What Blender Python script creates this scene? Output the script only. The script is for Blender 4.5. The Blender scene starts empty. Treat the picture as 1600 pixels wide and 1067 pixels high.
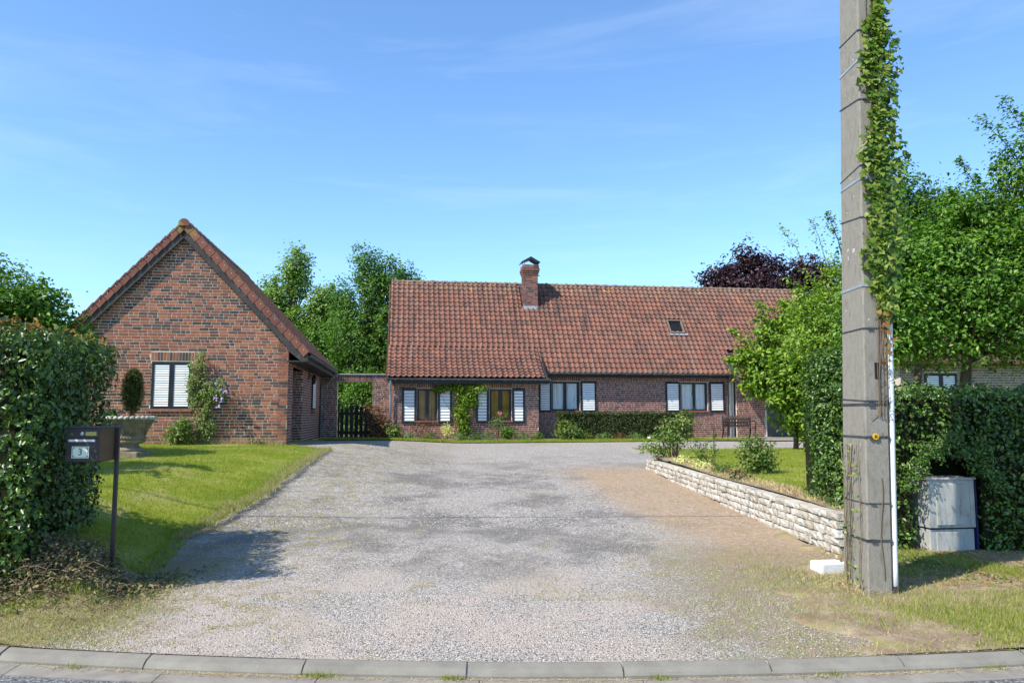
import bpy, math, random
import numpy as np
from mathutils import Vector, Matrix
random.seed(7)
RNG = np.random.default_rng(7)
sc = bpy.context.scene
COL = sc.collection
PI = math.pi
R = math.radians

# ------------------------------------------------------------------ camera
cam = bpy.data.cameras.new('camera')
cam.sensor_width = 36.0
cam.lens = 1220.0 / 1600.0 * 36.0
cam.clip_end = 3000
cam.clip_start = 0.05
camo = bpy.data.objects.new('camera', cam)
COL.objects.link(camo)
camo.location = (0, 0, 1.65)
camo.rotation_euler = (R(90 + 5.36), 0, 0)
sc.camera = camo
# ------------------------------------------------------------------ world and sun
SUN_EL = math.atan2(1.0, math.hypot(.75, .55))
W = bpy.data.worlds.new('World')
sc.world = W
W.use_nodes = True
wn, wl = W.node_tree.nodes, W.node_tree.links
wn.clear()
wout = wn.new('ShaderNodeOutputWorld')
bg = wn.new('ShaderNodeBackground')
sky = wn.new('ShaderNodeTexSky')
sky.sky_type = 'NISHITA'
sky.sun_disc = False
sky.sun_elevation = SUN_EL
sky.sun_rotation = R(234)
sky.altitude = 50
sky.air_density = 1.0
sky.dust_density = 0.25
sky.ozone_density = 2.2
bg.inputs[1].default_value = 0.15
# thin cirrus streaks, part of the sky itself
tc = wn.new('ShaderNodeTexCoord')
mp = wn.new('ShaderNodeMapping')
mp.inputs['Scale'].default_value = (1.3, 1.3, 9.0)
mp.inputs['Rotation'].default_value = (0, R(7), 0)
nz = wn.new('ShaderNodeTexNoise')
nz.inputs['Scale'].default_value = 1.6
nz.inputs['Detail'].default_value = 7
nz.inputs['Roughness'].default_value = .62
nz.inputs['Distortion'].default_value = .5
cr = wn.new('ShaderNodeMapRange')
cr.inputs[1].default_value = .5
cr.inputs[2].default_value = .86
cr.inputs[3].default_value = 0
cr.inputs[4].default_value = .15
hs = wn.new('ShaderNodeMix'); hs.data_type = 'RGBA'; hs.blend_type = 'MULTIPLY'
hs.inputs[0].default_value = 1.0
hs.inputs[7].default_value = (0.90, 1.14, 1.34, 1)
mx = wn.new('ShaderNodeMix'); mx.data_type = 'RGBA'
mx.inputs[7].default_value = (6.6, 7.2, 7.8, 1)
wl.new(tc.outputs['Generated'], mp.inputs[0]); wl.new(mp.outputs[0], nz.inputs[0])
wl.new(nz.outputs[0], cr.inputs[0]); wl.new(cr.outputs[0], mx.inputs[0])
wl.new(sky.outputs[0], hs.inputs[6]); wl.new(hs.outputs[2], mx.inputs[6])
wl.new(mx.outputs[2], bg.inputs[0]); wl.new(bg.outputs[0], wout.inputs[0])
sl = bpy.data.lights.new('sun', 'SUN')
sl.energy = 5.0
sl.angle = R(.53)
sl.color = (1.0, .94, .83)
slo = bpy.data.objects.new('sun', sl)
COL.objects.link(slo)
slo.rotation_euler = Vector((.75, .55, -1.0)).to_track_quat('-Z', 'Y').to_euler()
sc.view_settings.view_transform = 'Standard'
sc.view_settings.look = 'None'
sc.view_settings.exposure = 0.45
sc.view_settings.gamma = 1
sc.render.engine = 'CYCLES'
sc.cycles.max_bounces = 6
sc.cycles.diffuse_bounces = 3
sc.cycles.transparent_max_bounces = 8
sc.cycles.use_denoising = True

# ------------------------------------------------------------------ materials
def lin(c):
    return tuple(c) + (1.0,)

def mat(name, ramp, src='noise', scale=4, detail=5, rough=.8, spec=.3, bump=None, stains=(), const=False, translucent=0, metal=0, coords='world', stretch=None, disp=0):
    m = bpy.data.materials.new(name)
    m.use_nodes = True
    nt = m.node_tree; N = nt.nodes; L = nt.links
    b = N['Principled BSDF']
    b.inputs['Roughness'].default_value = rough
    b.inputs['Specular IOR Level'].default_value = spec
    b.inputs['Metallic'].default_value = metal
    if coords == 'world':
        g = N.new('ShaderNodeNewGeometry'); pos = g.outputs['Position']
    else:
        g = N.new('ShaderNodeTexCoord'); pos = g.outputs['Object']
    if stretch:
        mpn = N.new('ShaderNodeMapping'); mpn.inputs['Scale'].default_value = stretch
        L.new(pos, mpn.inputs[0]); pos = mpn.outputs[0]
    def noise(s, d=4, r=.55):
        n = N.new('ShaderNodeTexNoise'); n.inputs['Scale'].default_value = s
        n.inputs['Detail'].default_value = d; n.inputs['Roughness'].default_value = r
        L.new(pos, n.inputs[0]); return n.outputs[0]
    if src == 'island':
        g2 = N.new('ShaderNodeNewGeometry'); oi = N.new('ShaderNodeObjectInfo')
        ad = N.new('ShaderNodeMath'); ad.operation = 'ADD'
        L.new(g2.outputs['Random Per Island'], ad.inputs[0]); L.new(oi.outputs['Random'], ad.inputs[1])
        fr = N.new('ShaderNodeMath'); fr.operation = 'FRACT'; L.new(ad.outputs[0], fr.inputs[0])
        fac = fr.outputs[0]
    elif src == 'voronoi':
        v = N.new('ShaderNodeTexVoronoi'); v.inputs['Scale'].default_value = scale
        L.new(pos, v.inputs[0])
        sp = N.new('ShaderNodeSeparateColor'); L.new(v.outputs['Color'], sp.inputs[0]); fac = sp.outputs[0]
    else:
        fac = noise(scale, detail)
        mr = N.new('ShaderNodeMapRange'); mr.inputs[1].default_value = .3; mr.inputs[2].default_value = .7
        L.new(fac, mr.inputs[0]); fac = mr.outputs[0]
    rp = N.new('ShaderNodeValToRGB')
    if const: rp.color_ramp.interpolation = 'CONSTANT'
    el = rp.color_ramp.elements
    while len(el) < len(ramp): el.new(.5)
    while len(el) > max(len(ramp), 1): el.remove(el[-1])
    for e, (p, c) in zip(el, ramp):
        e.position = p; e.color = lin(c)
    L.new(fac, rp.inputs[0])
    colr = rp.outputs[0]
    for st in stains:      # (colour, scale, lo, hi, strength[, blend[, zlo, zhi]])
        if isinstance(st[1], tuple):
            mp2 = N.new('ShaderNodeMapping'); mp2.inputs['Scale'].default_value = st[1]; L.new(pos, mp2.inputs[0])
            n2 = N.new('ShaderNodeTexNoise'); n2.inputs['Scale'].default_value = 1.0; n2.inputs['Detail'].default_value = 4; L.new(mp2.outputs[0], n2.inputs[0]); n = n2.outputs[0]
        else: n = noise(st[1], 6, .6)
        r2 = N.new('ShaderNodeMapRange'); r2.inputs[1].default_value = st[2]; r2.inputs[2].default_value = st[3]
        r2.inputs[4].default_value = st[4]; L.new(n, r2.inputs[0]); f2 = r2.outputs[0]
        if len(st) > 6:
            sx = N.new('ShaderNodeSeparateXYZ'); g3 = N.new('ShaderNodeNewGeometry'); L.new(g3.outputs['Position'], sx.inputs[0])
            r3 = N.new('ShaderNodeMapRange'); r3.inputs[1].default_value = st[6]; r3.inputs[2].default_value = st[7]
            L.new(sx.outputs[2], r3.inputs[0])
            mu = N.new('ShaderNodeMath'); mu.operation = 'MULTIPLY'; L.new(f2, mu.inputs[0]); L.new(r3.outputs[0], mu.inputs[1]); f2 = mu.outputs[0]
        x = N.new('ShaderNodeMix'); x.data_type = 'RGBA'
        x.blend_type = st[5] if len(st) > 5 and st[5] else 'MIX'
        L.new(f2, x.inputs[0]); L.new(colr, x.inputs[6]); x.inputs[7].default_value = lin(st[0]); colr = x.outputs[2]
    L.new(colr, b.inputs['Base Color'])
    if bump:
        n = noise(bump[0], 4, .6)
        bp = N.new('ShaderNodeBump'); bp.inputs['Strength'].default_value = bump[1]; bp.inputs['Distance'].default_value = bump[2]
        L.new(n, bp.inputs['Height']); L.new(bp.outputs[0], b.inputs['Normal'])
    if translucent:
        tr = N.new('ShaderNodeBsdfTranslucent'); ms = N.new('ShaderNodeMixShader')
        ms.inputs[0].default_value = translucent
        br = N.new('ShaderNodeMix'); br.data_type = 'RGBA'; br.blend_type = 'MULTIPLY'; br.inputs[0].default_value = 1
        L.new(colr, br.inputs[6]); br.inputs[7].default_value = (1.5, 1.6, .7, 1)
        L.new(br.outputs[2], tr.inputs[0]); L.new(b.outputs[0], ms.inputs[1]); L.new(tr.outputs[0], ms.inputs[2])
        L.new(ms.outputs[0], N['Material Output'].inputs[0])
    m['_col'] = 1
    return m

def leafmat(name, cols, rough=.48, tr=.3, spec=.32):
    n = len(cols)
    return mat(name, [((i + .0) / max(n - 1, 1), c) for i, c in enumerate(cols)], 'island', rough=rough, spec=spec, translucent=tr)

M = {}
M['brick_red'] = mat('brick_red', [(0, (.32, .112, .062)), (.22, (.26, .09, .052)), (.4, (.37, .145, .082)), (.55, (.20, .084, .056)), (.68, (.14, .068, .054)), (.82, (.066, .054, .052)), (.93, (.10, .072, .062))],
    'island', const=True, rough=.85, spec=.2, bump=(60, .5, .004), stains=[((.12, .075, .055), 9, .45, .75, .45), ((.17, .075, .05), .9, .5, .7, .4), ((.15, .13, .06), 3.5, .42, .62, .55, 'MIX', 1.45, .9)])
M['brick_brown'] = mat('brick_brown', [(0, (.225, .098, .075)), (.3, (.18, .079, .06)), (.5, (.26, .12, .088)), (.7, (.14, .068, .056)), (.88, (.10, .06, .052))],
    'island', const=True, rough=.88, spec=.2, bump=(60, .5, .004), stains=[((.30, .2, .17), 5, .5, .75, .35)])
M['brick_grey'] = mat('brick_grey', [(0, (.26, .20, .16)), (.3, (.21, .165, .135)), (.6, (.17, .14, .12)), (.85, (.13, .11, .1))], 'island', const=True, rough=.9, spec=.2, bump=(60, .5, .004))
M['mortar'] = mat('mortar', [(0, (.50, .44, .35)), (1, (.66, .60, .50))], scale=12, rough=.95, spec=.1, bump=(120, .6, .003))
M['mortar_house'] = mat('mortar_house', [(0, (.58, .48, .42)), (1, (.74, .65, .58))], scale=12, rough=.95, spec=.1)
M['tile'] = mat('tile', [(0, (.225, .096, .066)), (.25, (.175, .081, .060)), (.5, (.255, .116, .076)), (.7, (.155, .080, .062)), (.85, (.20, .104, .076)), (1, (.12, .070, .056))],
    'island', rough=.8, spec=.25, bump=(50, .4, .004),
    stains=[((.09, .062, .05), 1.1, .52, .7, .55), ((.10, .085, .06), 14, .58, .72, .7), ((.40, .31, .22), 30, .64, .74, .35), ((.60, .26, .05), 4.5, .60, .66, .85, 'MIX', 6.25, 6.8), ((.22, .18, .13), 5, .42, .62, .5, 'MIX', 6.4, 6.9), ((.06, .05, .045), 2.4, .58, .66, .75, 'MIX', 5.2, 6.6), ((.055, .047, .042), (4.2, .3, .3), .60, .68, .6), ((.24, .19, .15), (6, .35, .35), .63, .7, .4), ((.07, .062, .045), 1.6, .62, .72, .7)])
M['tile_garage'] = mat('tile_garage', [(0, (.13, .06, .05)), (.5, (.16, .08, .06)), (1, (.10, .065, .055))], 'island', rough=.85, spec=.2,
    stains=[((.08, .065, .05), 8, .45, .6, .8), ((.28, .24, .12), 10, .62, .7, .6)])
M['verge_tile'] = mat('verge_tile', [(0, (.22, .08, .055)), (.5, (.17, .065, .048)), (1, (.26, .10, .064))], 'island', rough=.75, spec=.25,
    stains=[((.20, .13, .09), 9, .5, .7, .7), ((.30, .26, .06), 4, .5, .62, .8, 'MIX', 6.0, 6.4)])
M['ridge'] = mat('ridge', [(0, (.22, .17, .13)), (.5, (.16, .12, .095)), (1, (.27, .21, .15))], 'island', rough=.9, spec=.2, stains=[((.14, .11, .09), 12, .5, .65, .7), ((.55, .3, .08), 6, .6, .7, .6)])
M['black_wood'] = mat('black_wood', [(0, (.012, .013, .016)), (1, (.028, .029, .034))], scale=3, rough=.45, spec=.4)
M['fascia'] = mat('fascia', [(0, (.035, .032, .03)), (1, (.065, .06, .055))], scale=4, rough=.7, spec=.3, stains=[((.13, .12, .11), 7, .55, .7, .5)])
M['white_slat'] = mat('white_slat', [(0, (.74, .76, .78)), (1, (.84, .85, .86))], scale=5, rough=.5, spec=.4, stains=[((.5, .47, .4), 14, .6, .75, .5)])
M['gutter'] = mat('gutter', [(0, (.07, .085, .09)), (1, (.12, .14, .145))], scale=4, rough=.5, spec=.5)
M['zinc'] = mat('zinc', [(0, (.34, .37, .4)), (1, (.5, .53, .56))], scale=5, rough=.45, spec=.5, metal=.3)
M['curtain_white'] = mat('curtain_white', [(0, (.74, .76, .80)), (1, (.86, .87, .9))], scale=3, rough=.9, spec=.1, stains=[((.06, .07, .08), 7, .62, .66, .8)], stretch=(5, 5, .25))
M['ochre_reflect_curtain'] = mat('ochre_reflect_curtain', [(0, (.24, .13, .02)), (1, (.42, .25, .06))], scale=3, rough=.9, spec=.1)  # ochre cloth also carries the amber reflections of the wing glass
M['amber_reflect_curtain'] = mat('amber_reflect_curtain', [(0, (.38, .22, .10)), (1, (.5, .32, .16))], scale=3, rough=.9, spec=.1)  # amber reflections in the panes put into the curtain colour
M['dark'] = mat('dark_interior', [(0, (.01, .01, .012)), (1, (.018, .018, .02))], rough=.9, spec=.1)  # near-black; the dark of unlit rooms put into the colour
M['sill'] = mat('sill', [(0, (.22, .08, .06)), (1, (.3, .14, .11))], scale=8, rough=.7)
M['white_paint'] = mat('white_paint', [(0, (.6, .6, .58)), (1, (.75, .74, .71))], scale=6, rough=.5)
M['concrete'] = mat('pole_concrete', [(0, (.23, .21, .17)), (.5, (.30, .275, .23)), (1, (.38, .35, .30))], scale=3, detail=8, rough=.92, spec=.15, bump=(45, .9, .009),
    stretch=(6, 6, 2.2), stains=[((.10, .09, .07), 3, .5, .68, .55), ((.38, .35, .29), 9, .62, .72, .5), ((.15, .13, .05), 5, .56, .7, .35), ((.09, .08, .065), 26, .58, .68, .6), ((.42, .40, .34), 40, .66, .72, .6)])
M['kerb'] = mat('kerb_concrete', [(0, (.18, .165, .137)), (1, (.25, .232, .192))], scale=5, detail=8, rough=.9, spec=.2, bump=(220, .5, .003), stains=[((.36, .36, .35), 60, .64, .7, .6), ((.11, .11, .105), 90, .6, .68, .6)])
M['channel'] = mat('channel', [(0, (.20, .18, .15)), (1, (.28, .255, .215))], scale=7, detail=8, rough=.92, spec=.15, bump=(150, .5, .003), stains=[((.13, .12, .11), 9, .58, .7, .6)])
M['asphalt'] = mat('asphalt', [(0, (.05, .05, .053)), (.45, (.11, .11, .115)), (.75, (.2, .2, .2)), (1, (.34, .33, .31))], 'voronoi', scale=90, rough=.9, spec=.2, bump=(90, .8, .006))
M['strap'] = mat('strap', [(0, (.06, .06, .065)), (1, (.12, .12, .13))], scale=9, rough=.5, metal=.5)
M['strap_bright'] = mat('strap_bright', [(0, (.36, .37, .38)), (1, (.5, .51, .52))], scale=9, rough=.45, metal=.5)
M['cable'] = mat('cable', [(0, (.012, .012, .012)), (1, (.02, .02, .02))], rough=.5)
M['pvc'] = mat('pvc', [(0, (.62, .63, .64)), (1, (.74, .75, .76))], scale=4, rough=.35, spec=.5, stains=[((.4, .4, .38), 12, .6, .7, .5)])
M['pvc_dark'] = mat('pvc_dark', [(0, (.03, .03, .03)), (1, (.05, .05, .05))], rough=.5)
M['cabinet'] = mat('cabinet', [(0, (.33, .335, .32)), (1, (.46, .46, .43))], scale=2.5, detail=8, rough=.7, spec=.3, stretch=(3, 3, 1), stains=[((.16, .16, .14), 7, .52, .66, .55), ((.2, .19, .13), 18, .6, .7, .5)])
M['bark'] = mat('bark', [(0, (.06, .045, .032)), (1, (.15, .12, .09))], scale=12, rough=.95, spec=.1, bump=(40, .8, .01))
M['twig'] = mat('twig', [(0, (.10, .07, .045)), (1, (.2, .15, .1))], 'island', rough=.95, spec=.1)
M['inner'] = mat('light_block_core', [(0, (.012, .018, .008)), (1, (.03, .028, .014))], scale=9, rough=1, spec=.05)  # near-black: shade among the leaves put into the colour
M['urn'] = mat('urn', [(0, (.17, .145, .10)), (.5, (.25, .21, .15)), (1, (.32, .28, .21))], scale=8, detail=8, rough=.95, spec=.1, bump=(50, .6, .008), stains=[((.09, .085, .05), 5, .5, .65, .6)])
M['urn_rim'] = mat('urn_rim', [(0, (.38, .36, .31)), (1, (.56, .54, .48))], scale=8, rough=.95, spec=.1, bump=(60, .6, .006), stains=[((.2, .19, .15), 12, .52, .66, .6)])
M['wallstone'] = mat('wallstone', [(0, (.46, .42, .35)), (.4, (.55, .51, .44)), (.7, (.40, .35, .28)), (1, (.60, .57, .50))], 'island', rough=.92, spec=.15, bump=(28, .9, .02),
    stains=[((.30, .235, .16), 3, .52, .7, .6), ((.2, .18, .14), 22, .62, .7, .5), ((.72, .70, .65), 11, .6, .7, .6)])
M['wallfill'] = mat('wallfill', [(0, (.12, .1, .075)), (1, (.24, .2, .15))], scale=9, rough=1, spec=.05)
M['block'] = mat('block_white', [(0, (.66, .66, .64)), (1, (.8, .8, .78))], scale=8, rough=.9, spec=.1, bump=(60, .6, .006))
M['iron'] = mat('iron', [(0, (.02, .016, .015)), (1, (.04, .03, .028))], scale=8, rough=.55, metal=.3)
M['bench_wood'] = mat('bench_wood', [(0, (.10, .06, .05)), (1, (.2, .13, .11))], scale=8, rough=.7)
M['mail_front'] = mat('mail_front', [(0, (.030, .022, .022)), (1, (.05, .038, .036))], scale=6, rough=.5, spec=.4)
M['mail_side'] = mat('mail_side', [(0, (.075, .05, .026)), (1, (.12, .08, .04))], scale=3, rough=.7, stretch=(6, 1, 6))
M['mail_top'] = mat('mail_top', [(0, (.05, .055, .06)), (1, (.08, .085, .09))], scale=9, rough=.6)
M['plate'] = mat('plate', [(0, (.78, .78, .64)), (1, (.84, .84, .7))], scale=4, rough=.4)
M['green_print'] = mat('green_print', [(0, (.0, .16, .08)), (1, (.0, .18, .09))], rough=.5)
M['brass'] = mat('brass', [(0, (.3, .24, .08)), (1, (.4, .32, .1))], rough=.4, metal=.6)
M['yellow'] = mat('yellow', [(0, (.62, .36, .01)), (1, (.7, .42, .02))], rough=.5)
M['gate_wood'] = mat('gate_wood', [(0, (.02, .014, .014)), (1, (.045, .03, .028))], 'island', rough=.8)
M['straw'] = mat('straw', [(0, (.45, .34, .16)), (.5, (.56, .45, .25)), (1, (.32, .22, .11))], 'island', rough=.9, spec=.1)
M['pebble'] = mat('pebble', [(0, (.48, .44, .40)), (.25, (.27, .25, .23)), (.45, (.60, .56, .51)), (.62, (.15, .14, .13)), (.80, (.40, .32, .26)), (.92, (.07, .068, .065))], 'island', const=True, rough=.9, spec=.15)

# leaves
LM = {}
LM['hedge'] = leafmat('hedge_leaf', [(.018, .045, .006), (.03, .07, .008), (.05, .11, .012), (.09, .17, .02), (.15, .25, .04)], rough=.36, tr=.10, spec=.4)  # hedge shade and a few sunlit leaves put into these tones
LM['hedge_dark'] = leafmat('hedge_dark_leaf', [(.02, .042, .008), (.045, .075, .013), (.085, .11, .022)], rough=.4, tr=.12)
LM['ivy'] = leafmat('ivy_leaf', [(.035, .085, .010), (.085, .16, .018), (.17, .26, .03), (.31, .34, .08)], rough=.38)
LM['ivy_dry'] = leafmat('ivy_dry_leaf', [(.22, .09, .03), (.34, .17, .07), (.26, .22, .07)], rough=.7)
LM['treeA'] = leafmat('poplar_leaf', [(.09, .17, .02), (.17, .28, .045), (.28, .39, .11)], rough=.45)
LM['treeB'] = leafmat('maple_leaf', [(.04, .10, .010), (.075, .17, .016), (.125, .24, .025)], rough=.5)
LM['beech'] = leafmat('purple_leaf', [(.018, .006, .010), (.035, .012, .018), (.06, .022, .03)], rough=.45, tr=.15)
LM['magnolia'] = leafmat('broad_leaf', [(.05, .12, .008), (.12, .22, .015), (.21, .33, .03), (.30, .40, .055)], rough=.4)
LM['apple'] = leafmat('apple_leaf', [(.03, .09, .006), (.06, .15, .010), (.115, .235, .02), (.19, .32, .045)], rough=.4)
LM['grey_green'] = leafmat('grey_green_leaf', [(.06, .12, .022), (.11, .18, .035), (.17, .25, .07)], rough=.5)
LM['conifer'] = leafmat('conifer_leaf', [(.025, .04, .005), (.055, .08, .008), (.10, .13, .014)], rough=.7, tr=.1)
LM['red'] = leafmat('red_leaf', [(.14, .03, .03), (.22, .09, .05), (.10, .12, .04), (.3, .2, .12)], rough=.5)
LM['shrub'] = leafmat('shrub_leaf', [(.06, .13, .02), (.11, .20, .035), (.19, .29, .06), (.24, .2, .08)], rough=.45)
LM['lily'] = leafmat('lily_leaf', [(.09, .19, .05), (.16, .27, .09), (.26, .34, .16)], rough=.45)
LM['flower_purple'] = leafmat('purple_petal', [(.32, .26, .55), (.42, .36, .66), (.6, .55, .75)], rough=.6)
LM['flower_red'] = leafmat('red_petal', [(.5, .03, .12), (.6, .06, .18)], rough=.6)
LM['flower_yellow'] = leafmat('yellow_petal', [(.6, .62, .2), (.7, .72, .35)], rough=.6)
LM['litter'] = leafmat('litter_leaf', [(.10, .12, .035), (.2, .19, .08), (.30, .23, .12), (.14, .09, .05), (.08, .14, .03)], rough=.75, tr=.1)
LM['grass'] = leafmat('grass_blade', [(.13, .19, .018), (.19, .26, .022), (.27, .32, .035), (.42, .40, .09)], rough=.6, tr=.35)
LM['grass_dry'] = leafmat('dry_grass_blade', [(.15, .22, .045), (.28, .28, .09), (.42, .36, .16), (.5, .42, .22)], rough=.75, tr=.25)

# ------------------------------------------------------------------ helpers
def props(o, label=None, cat=None, group=None, kind=None):
    if label: o['label'] = label
    if cat: o['category'] = cat
    if group: o['group'] = group
    if kind: o['kind'] = kind
    return o

def link(o, parent=None):
    COL.objects.link(o)
    if parent is not None: o.parent = parent
    return o

def empty(name, loc, rz=0, label=None, cat=None, group=None):
    o = bpy.data.objects.new(name, None)
    o.empty_display_size = .2
    COL.objects.link(o)
    o.location = loc
    o.rotation_euler = (0, 0, rz)
    return props(o, label, cat, group)

class MB:
    def __init__(s): s.v = []; s.f = []
    def add(s, vs, fs):
        n = len(s.v); s.v += [tuple(v) for v in vs]; s.f += [tuple(i + n for i in f) for f in fs]; return s
    def box(s, x0, x1, y0, y1, z0, z1, jit=0):
        vs = [(x, y, z) for z in (z0, z1) for y in (y0, y1) for x in (x0, x1)]
        if jit: vs = [(x + random.uniform(-jit, jit), y + random.uniform(-jit, jit), z + random.uniform(-jit, jit)) for x, y, z in vs]
        return s.add(vs, [(0, 2, 3, 1), (4, 5, 7, 6), (0, 1, 5, 4), (2, 6, 7, 3), (0, 4, 6, 2), (1, 3, 7, 5)])
    def obox(s, c, ax, ay, az):   # oriented box: centre, three half vectors
        c, ax, ay, az = map(Vector, (c, ax, ay, az))
        vs = [c + i * ax + j * ay + k * az for k in (-1, 1) for j in (-1, 1) for i in (-1, 1)]
        return s.add(vs, [(0, 2, 3, 1), (4, 5, 7, 6), (0, 1, 5, 4), (2, 6, 7, 3), (0, 4, 6, 2), (1, 3, 7, 5)])
    def tube(s, pts, r, n=6, cap=True):
        pts = [Vector(p) for p in pts]; k = len(pts)
        rs = r if isinstance(r, (list, tuple)) else [r] * k
        base = len(s.v)
        up = Vector((0, 0, 1))
        for i, p in enumerate(pts):
            d = (pts[min(i + 1, k - 1)] - pts[max(i - 1, 0)]).normalized()
            a = d.cross(up if abs(d.z) < .95 else Vector((1, 0, 0))).normalized(); b = d.cross(a)
            for j in range(n):
                t = 2 * PI * j / n
                s.v.append(tuple(p + (a * math.cos(t) + b * math.sin(t)) * rs[i]))
        for i in range(k - 1):
            for j in range(n):
                s.f.append((base + i * n + j, base + i * n + (j + 1) % n, base + (i + 1) * n + (j + 1) % n, base + (i + 1) * n + j))
        if cap:
            s.f.append(tuple(base + j for j in range(n))[::-1]); s.f.append(tuple(base + (k - 1) * n + j for j in range(n)))
        return s
    def lathe(s, prof, n=24, c=(0, 0, 0)):
        base = len(s.v)
        for r, z in prof:
            for j in range(n):
                t = 2 * PI * j / n
                s.v.append((c[0] + r * math.cos(t), c[1] + r * math.sin(t), c[2] + z))
        for i in range(len(prof) - 1):
            for j in range(n):
                s.f.append((base + i * n + j, base + i * n + (j + 1) % n, base + (i + 1) * n + (j + 1) % n, base + (i + 1) * n + j))
        return s
    def prism(s, poly, vec):      # polygon extruded by a vector
        n = len(poly); poly = [Vector(p) for p in poly]; vec = Vector(vec)
        return s.add(poly + [p + vec for p in poly], [tuple(range(n))[::-1], tuple(range(n, 2 * n))] + [(i, (i + 1) % n, n + (i + 1) % n, n + i) for i in range(n)])
    def mesh(s, name, m, smooth=False):
        me = bpy.data.meshes.new(name); me.from_pydata(s.v, [], s.f)
        if m is not None: me.materials.append(m)
        if smooth:
            me.polygons.foreach_set('use_smooth', [True] * len(me.polygons))
        me.update(); return me
    def obj(s, name, m, parent=None, smooth=False, label=None, cat=None, group=None, kind=None, bevel=0):
        o = bpy.data.objects.new(name, s.mesh(name, m, smooth))
        link(o, parent); props(o, label, cat, group, kind)
        if bevel:
            b = o.modifiers.new('bevel', 'BEVEL'); b.width = bevel; b.segments = 2; b.limit_method = 'ANGLE'
        return o

def npmesh(name, V, F, m, k):
    me = bpy.data.meshes.new(name)
    nv, nf = len(V), len(F)
    me.vertices.add(nv); me.vertices.foreach_set('co', np.ascontiguousarray(V, dtype=np.float32).ravel())
    me.loops.add(nf * k); me.loops.foreach_set('vertex_index', np.ascontiguousarray(F, dtype=np.int32).ravel())
    me.polygons.add(nf); me.polygons.foreach_set('loop_start', np.arange(0, nf * k, k, dtype=np.int32))
    try: me.polygons.foreach_set('loop_total', np.full(nf, k, dtype=np.int32))
    except Exception: pass
    me.materials.append(m); me.update(calc_edges=True)
    return me

def unit(a):
    return a / np.maximum(np.linalg.norm(a, axis=1, keepdims=True), 1e-9)

IVY = np.array([(0, 0, 0), (.55, -.02, .05), (.42, .38, .0), (.30, .58, .06), (0, 1.0, -.06), (-.30, .58, .06), (-.42, .38, .0), (-.55, -.02, .05)])
def leaves(name, P, Nrm, size, m, parent=None, shape='fold', width=.55, Dir=None, offset=None):
    n = len(P)
    Nrm = unit(Nrm)
    if Dir is None: Dir = RNG.normal(size=(n, 3)); Dir[:, 2] -= .5
    Dir = Dir - Nrm * np.sum(Dir * Nrm, axis=1, keepdims=True); Dir = unit(Dir)
    B = np.cross(Nrm, Dir)
    s = np.asarray(size).reshape(-1, 1) * np.ones((n, 1))
    if shape == 'ivy':
        k = len(IVY)
        V = (P[:, None, :] + s[:, :, None] * (IVY[None, :, 0:1] * B[:, None, :] + IVY[None, :, 1:2] * Dir[:, None, :] + IVY[None, :, 2:3] * Nrm[:, None, :])).reshape(-1, 3)
        tri = np.array([(0, i, i + 1) for i in range(1, k - 1)])
        F = (np.arange(n)[:, None, None] * k + tri[None]).reshape(-1, 3)
    else:
        loc = np.array([(0, 0, 0), (width * .5, .45, .14), (0, 1, -.05), (-width * .5, .45, .14)])
        V = (P[:, None, :] + s[:, :, None] * (loc[None, :, 0:1] * B[:, None, :] + loc[None, :, 1:2] * Dir[:, None, :] + loc[None, :, 2:3] * Nrm[:, None, :])).reshape(-1, 3)
        tri = np.array([(0, 1, 2), (0, 2, 3)])
        F = (np.arange(n)[:, None, None] * 4 + tri[None]).reshape(-1, 3)
    if offset is not None: V = V - np.array(offset)[None]
    o = bpy.data.objects.new(name, npmesh(name, V, F, m, 3))
    link(o, parent)
    return o

def blades(name, XY, Z, h, w, m, parent=None, lean=.5, offset=None):
    n = len(XY)
    a = RNG.uniform(0, 2 * PI, n); l = RNG.uniform(0, lean, n) * h; la = RNG.uniform(0, 2 * PI, n)
    B = np.stack([np.cos(a), np.sin(a)], 1) * w * .5
    V = np.zeros((n, 3, 3))
    V[:, 0, :2] = XY + B; V[:, 1, :2] = XY - B; V[:, 2, :2] = XY + np.stack([np.cos(la), np.sin(la)], 1) * l[:, None]
    V[:, 0, 2] = Z; V[:, 1, 2] = Z; V[:, 2, 2] = Z + h
    V = V.reshape(-1, 3)
    if offset is not None: V = V - np.array(offset)[None]
    F = np.arange(n * 3).reshape(-1, 3)
    o = bpy.data.objects.new(name, npmesh(name, V, F, m, 3)); link(o, parent)
    return o

def lobe_points(lobes, nclus, per, cr, shell=.45):
    """clustered points through ellipsoid lobes; returns points and outward directions"""
    lob = np.array(lobes, float); wgt = lob[:, 3] * lob[:, 4] * lob[:, 5]; wgt = wgt ** .8; wgt /= wgt.sum()
    idx = RNG.choice(len(lob), nclus, p=wgt)
    d = unit(RNG.normal(size=(nclus, 3))); r = RNG.uniform(0, 1, nclus) ** shell
    C = lob[idx, :3] + d * r[:, None] * lob[idx, 3:6]
    P = np.repeat(C, per, 0) + RNG.normal(size=(nclus * per, 3)) * cr * np.array([1, 1, .7]) * np.repeat(RNG.uniform(.5, 1.3, nclus), per)[:, None]
    O = np.repeat(d, per, 0)
    return P, O, C

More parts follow.
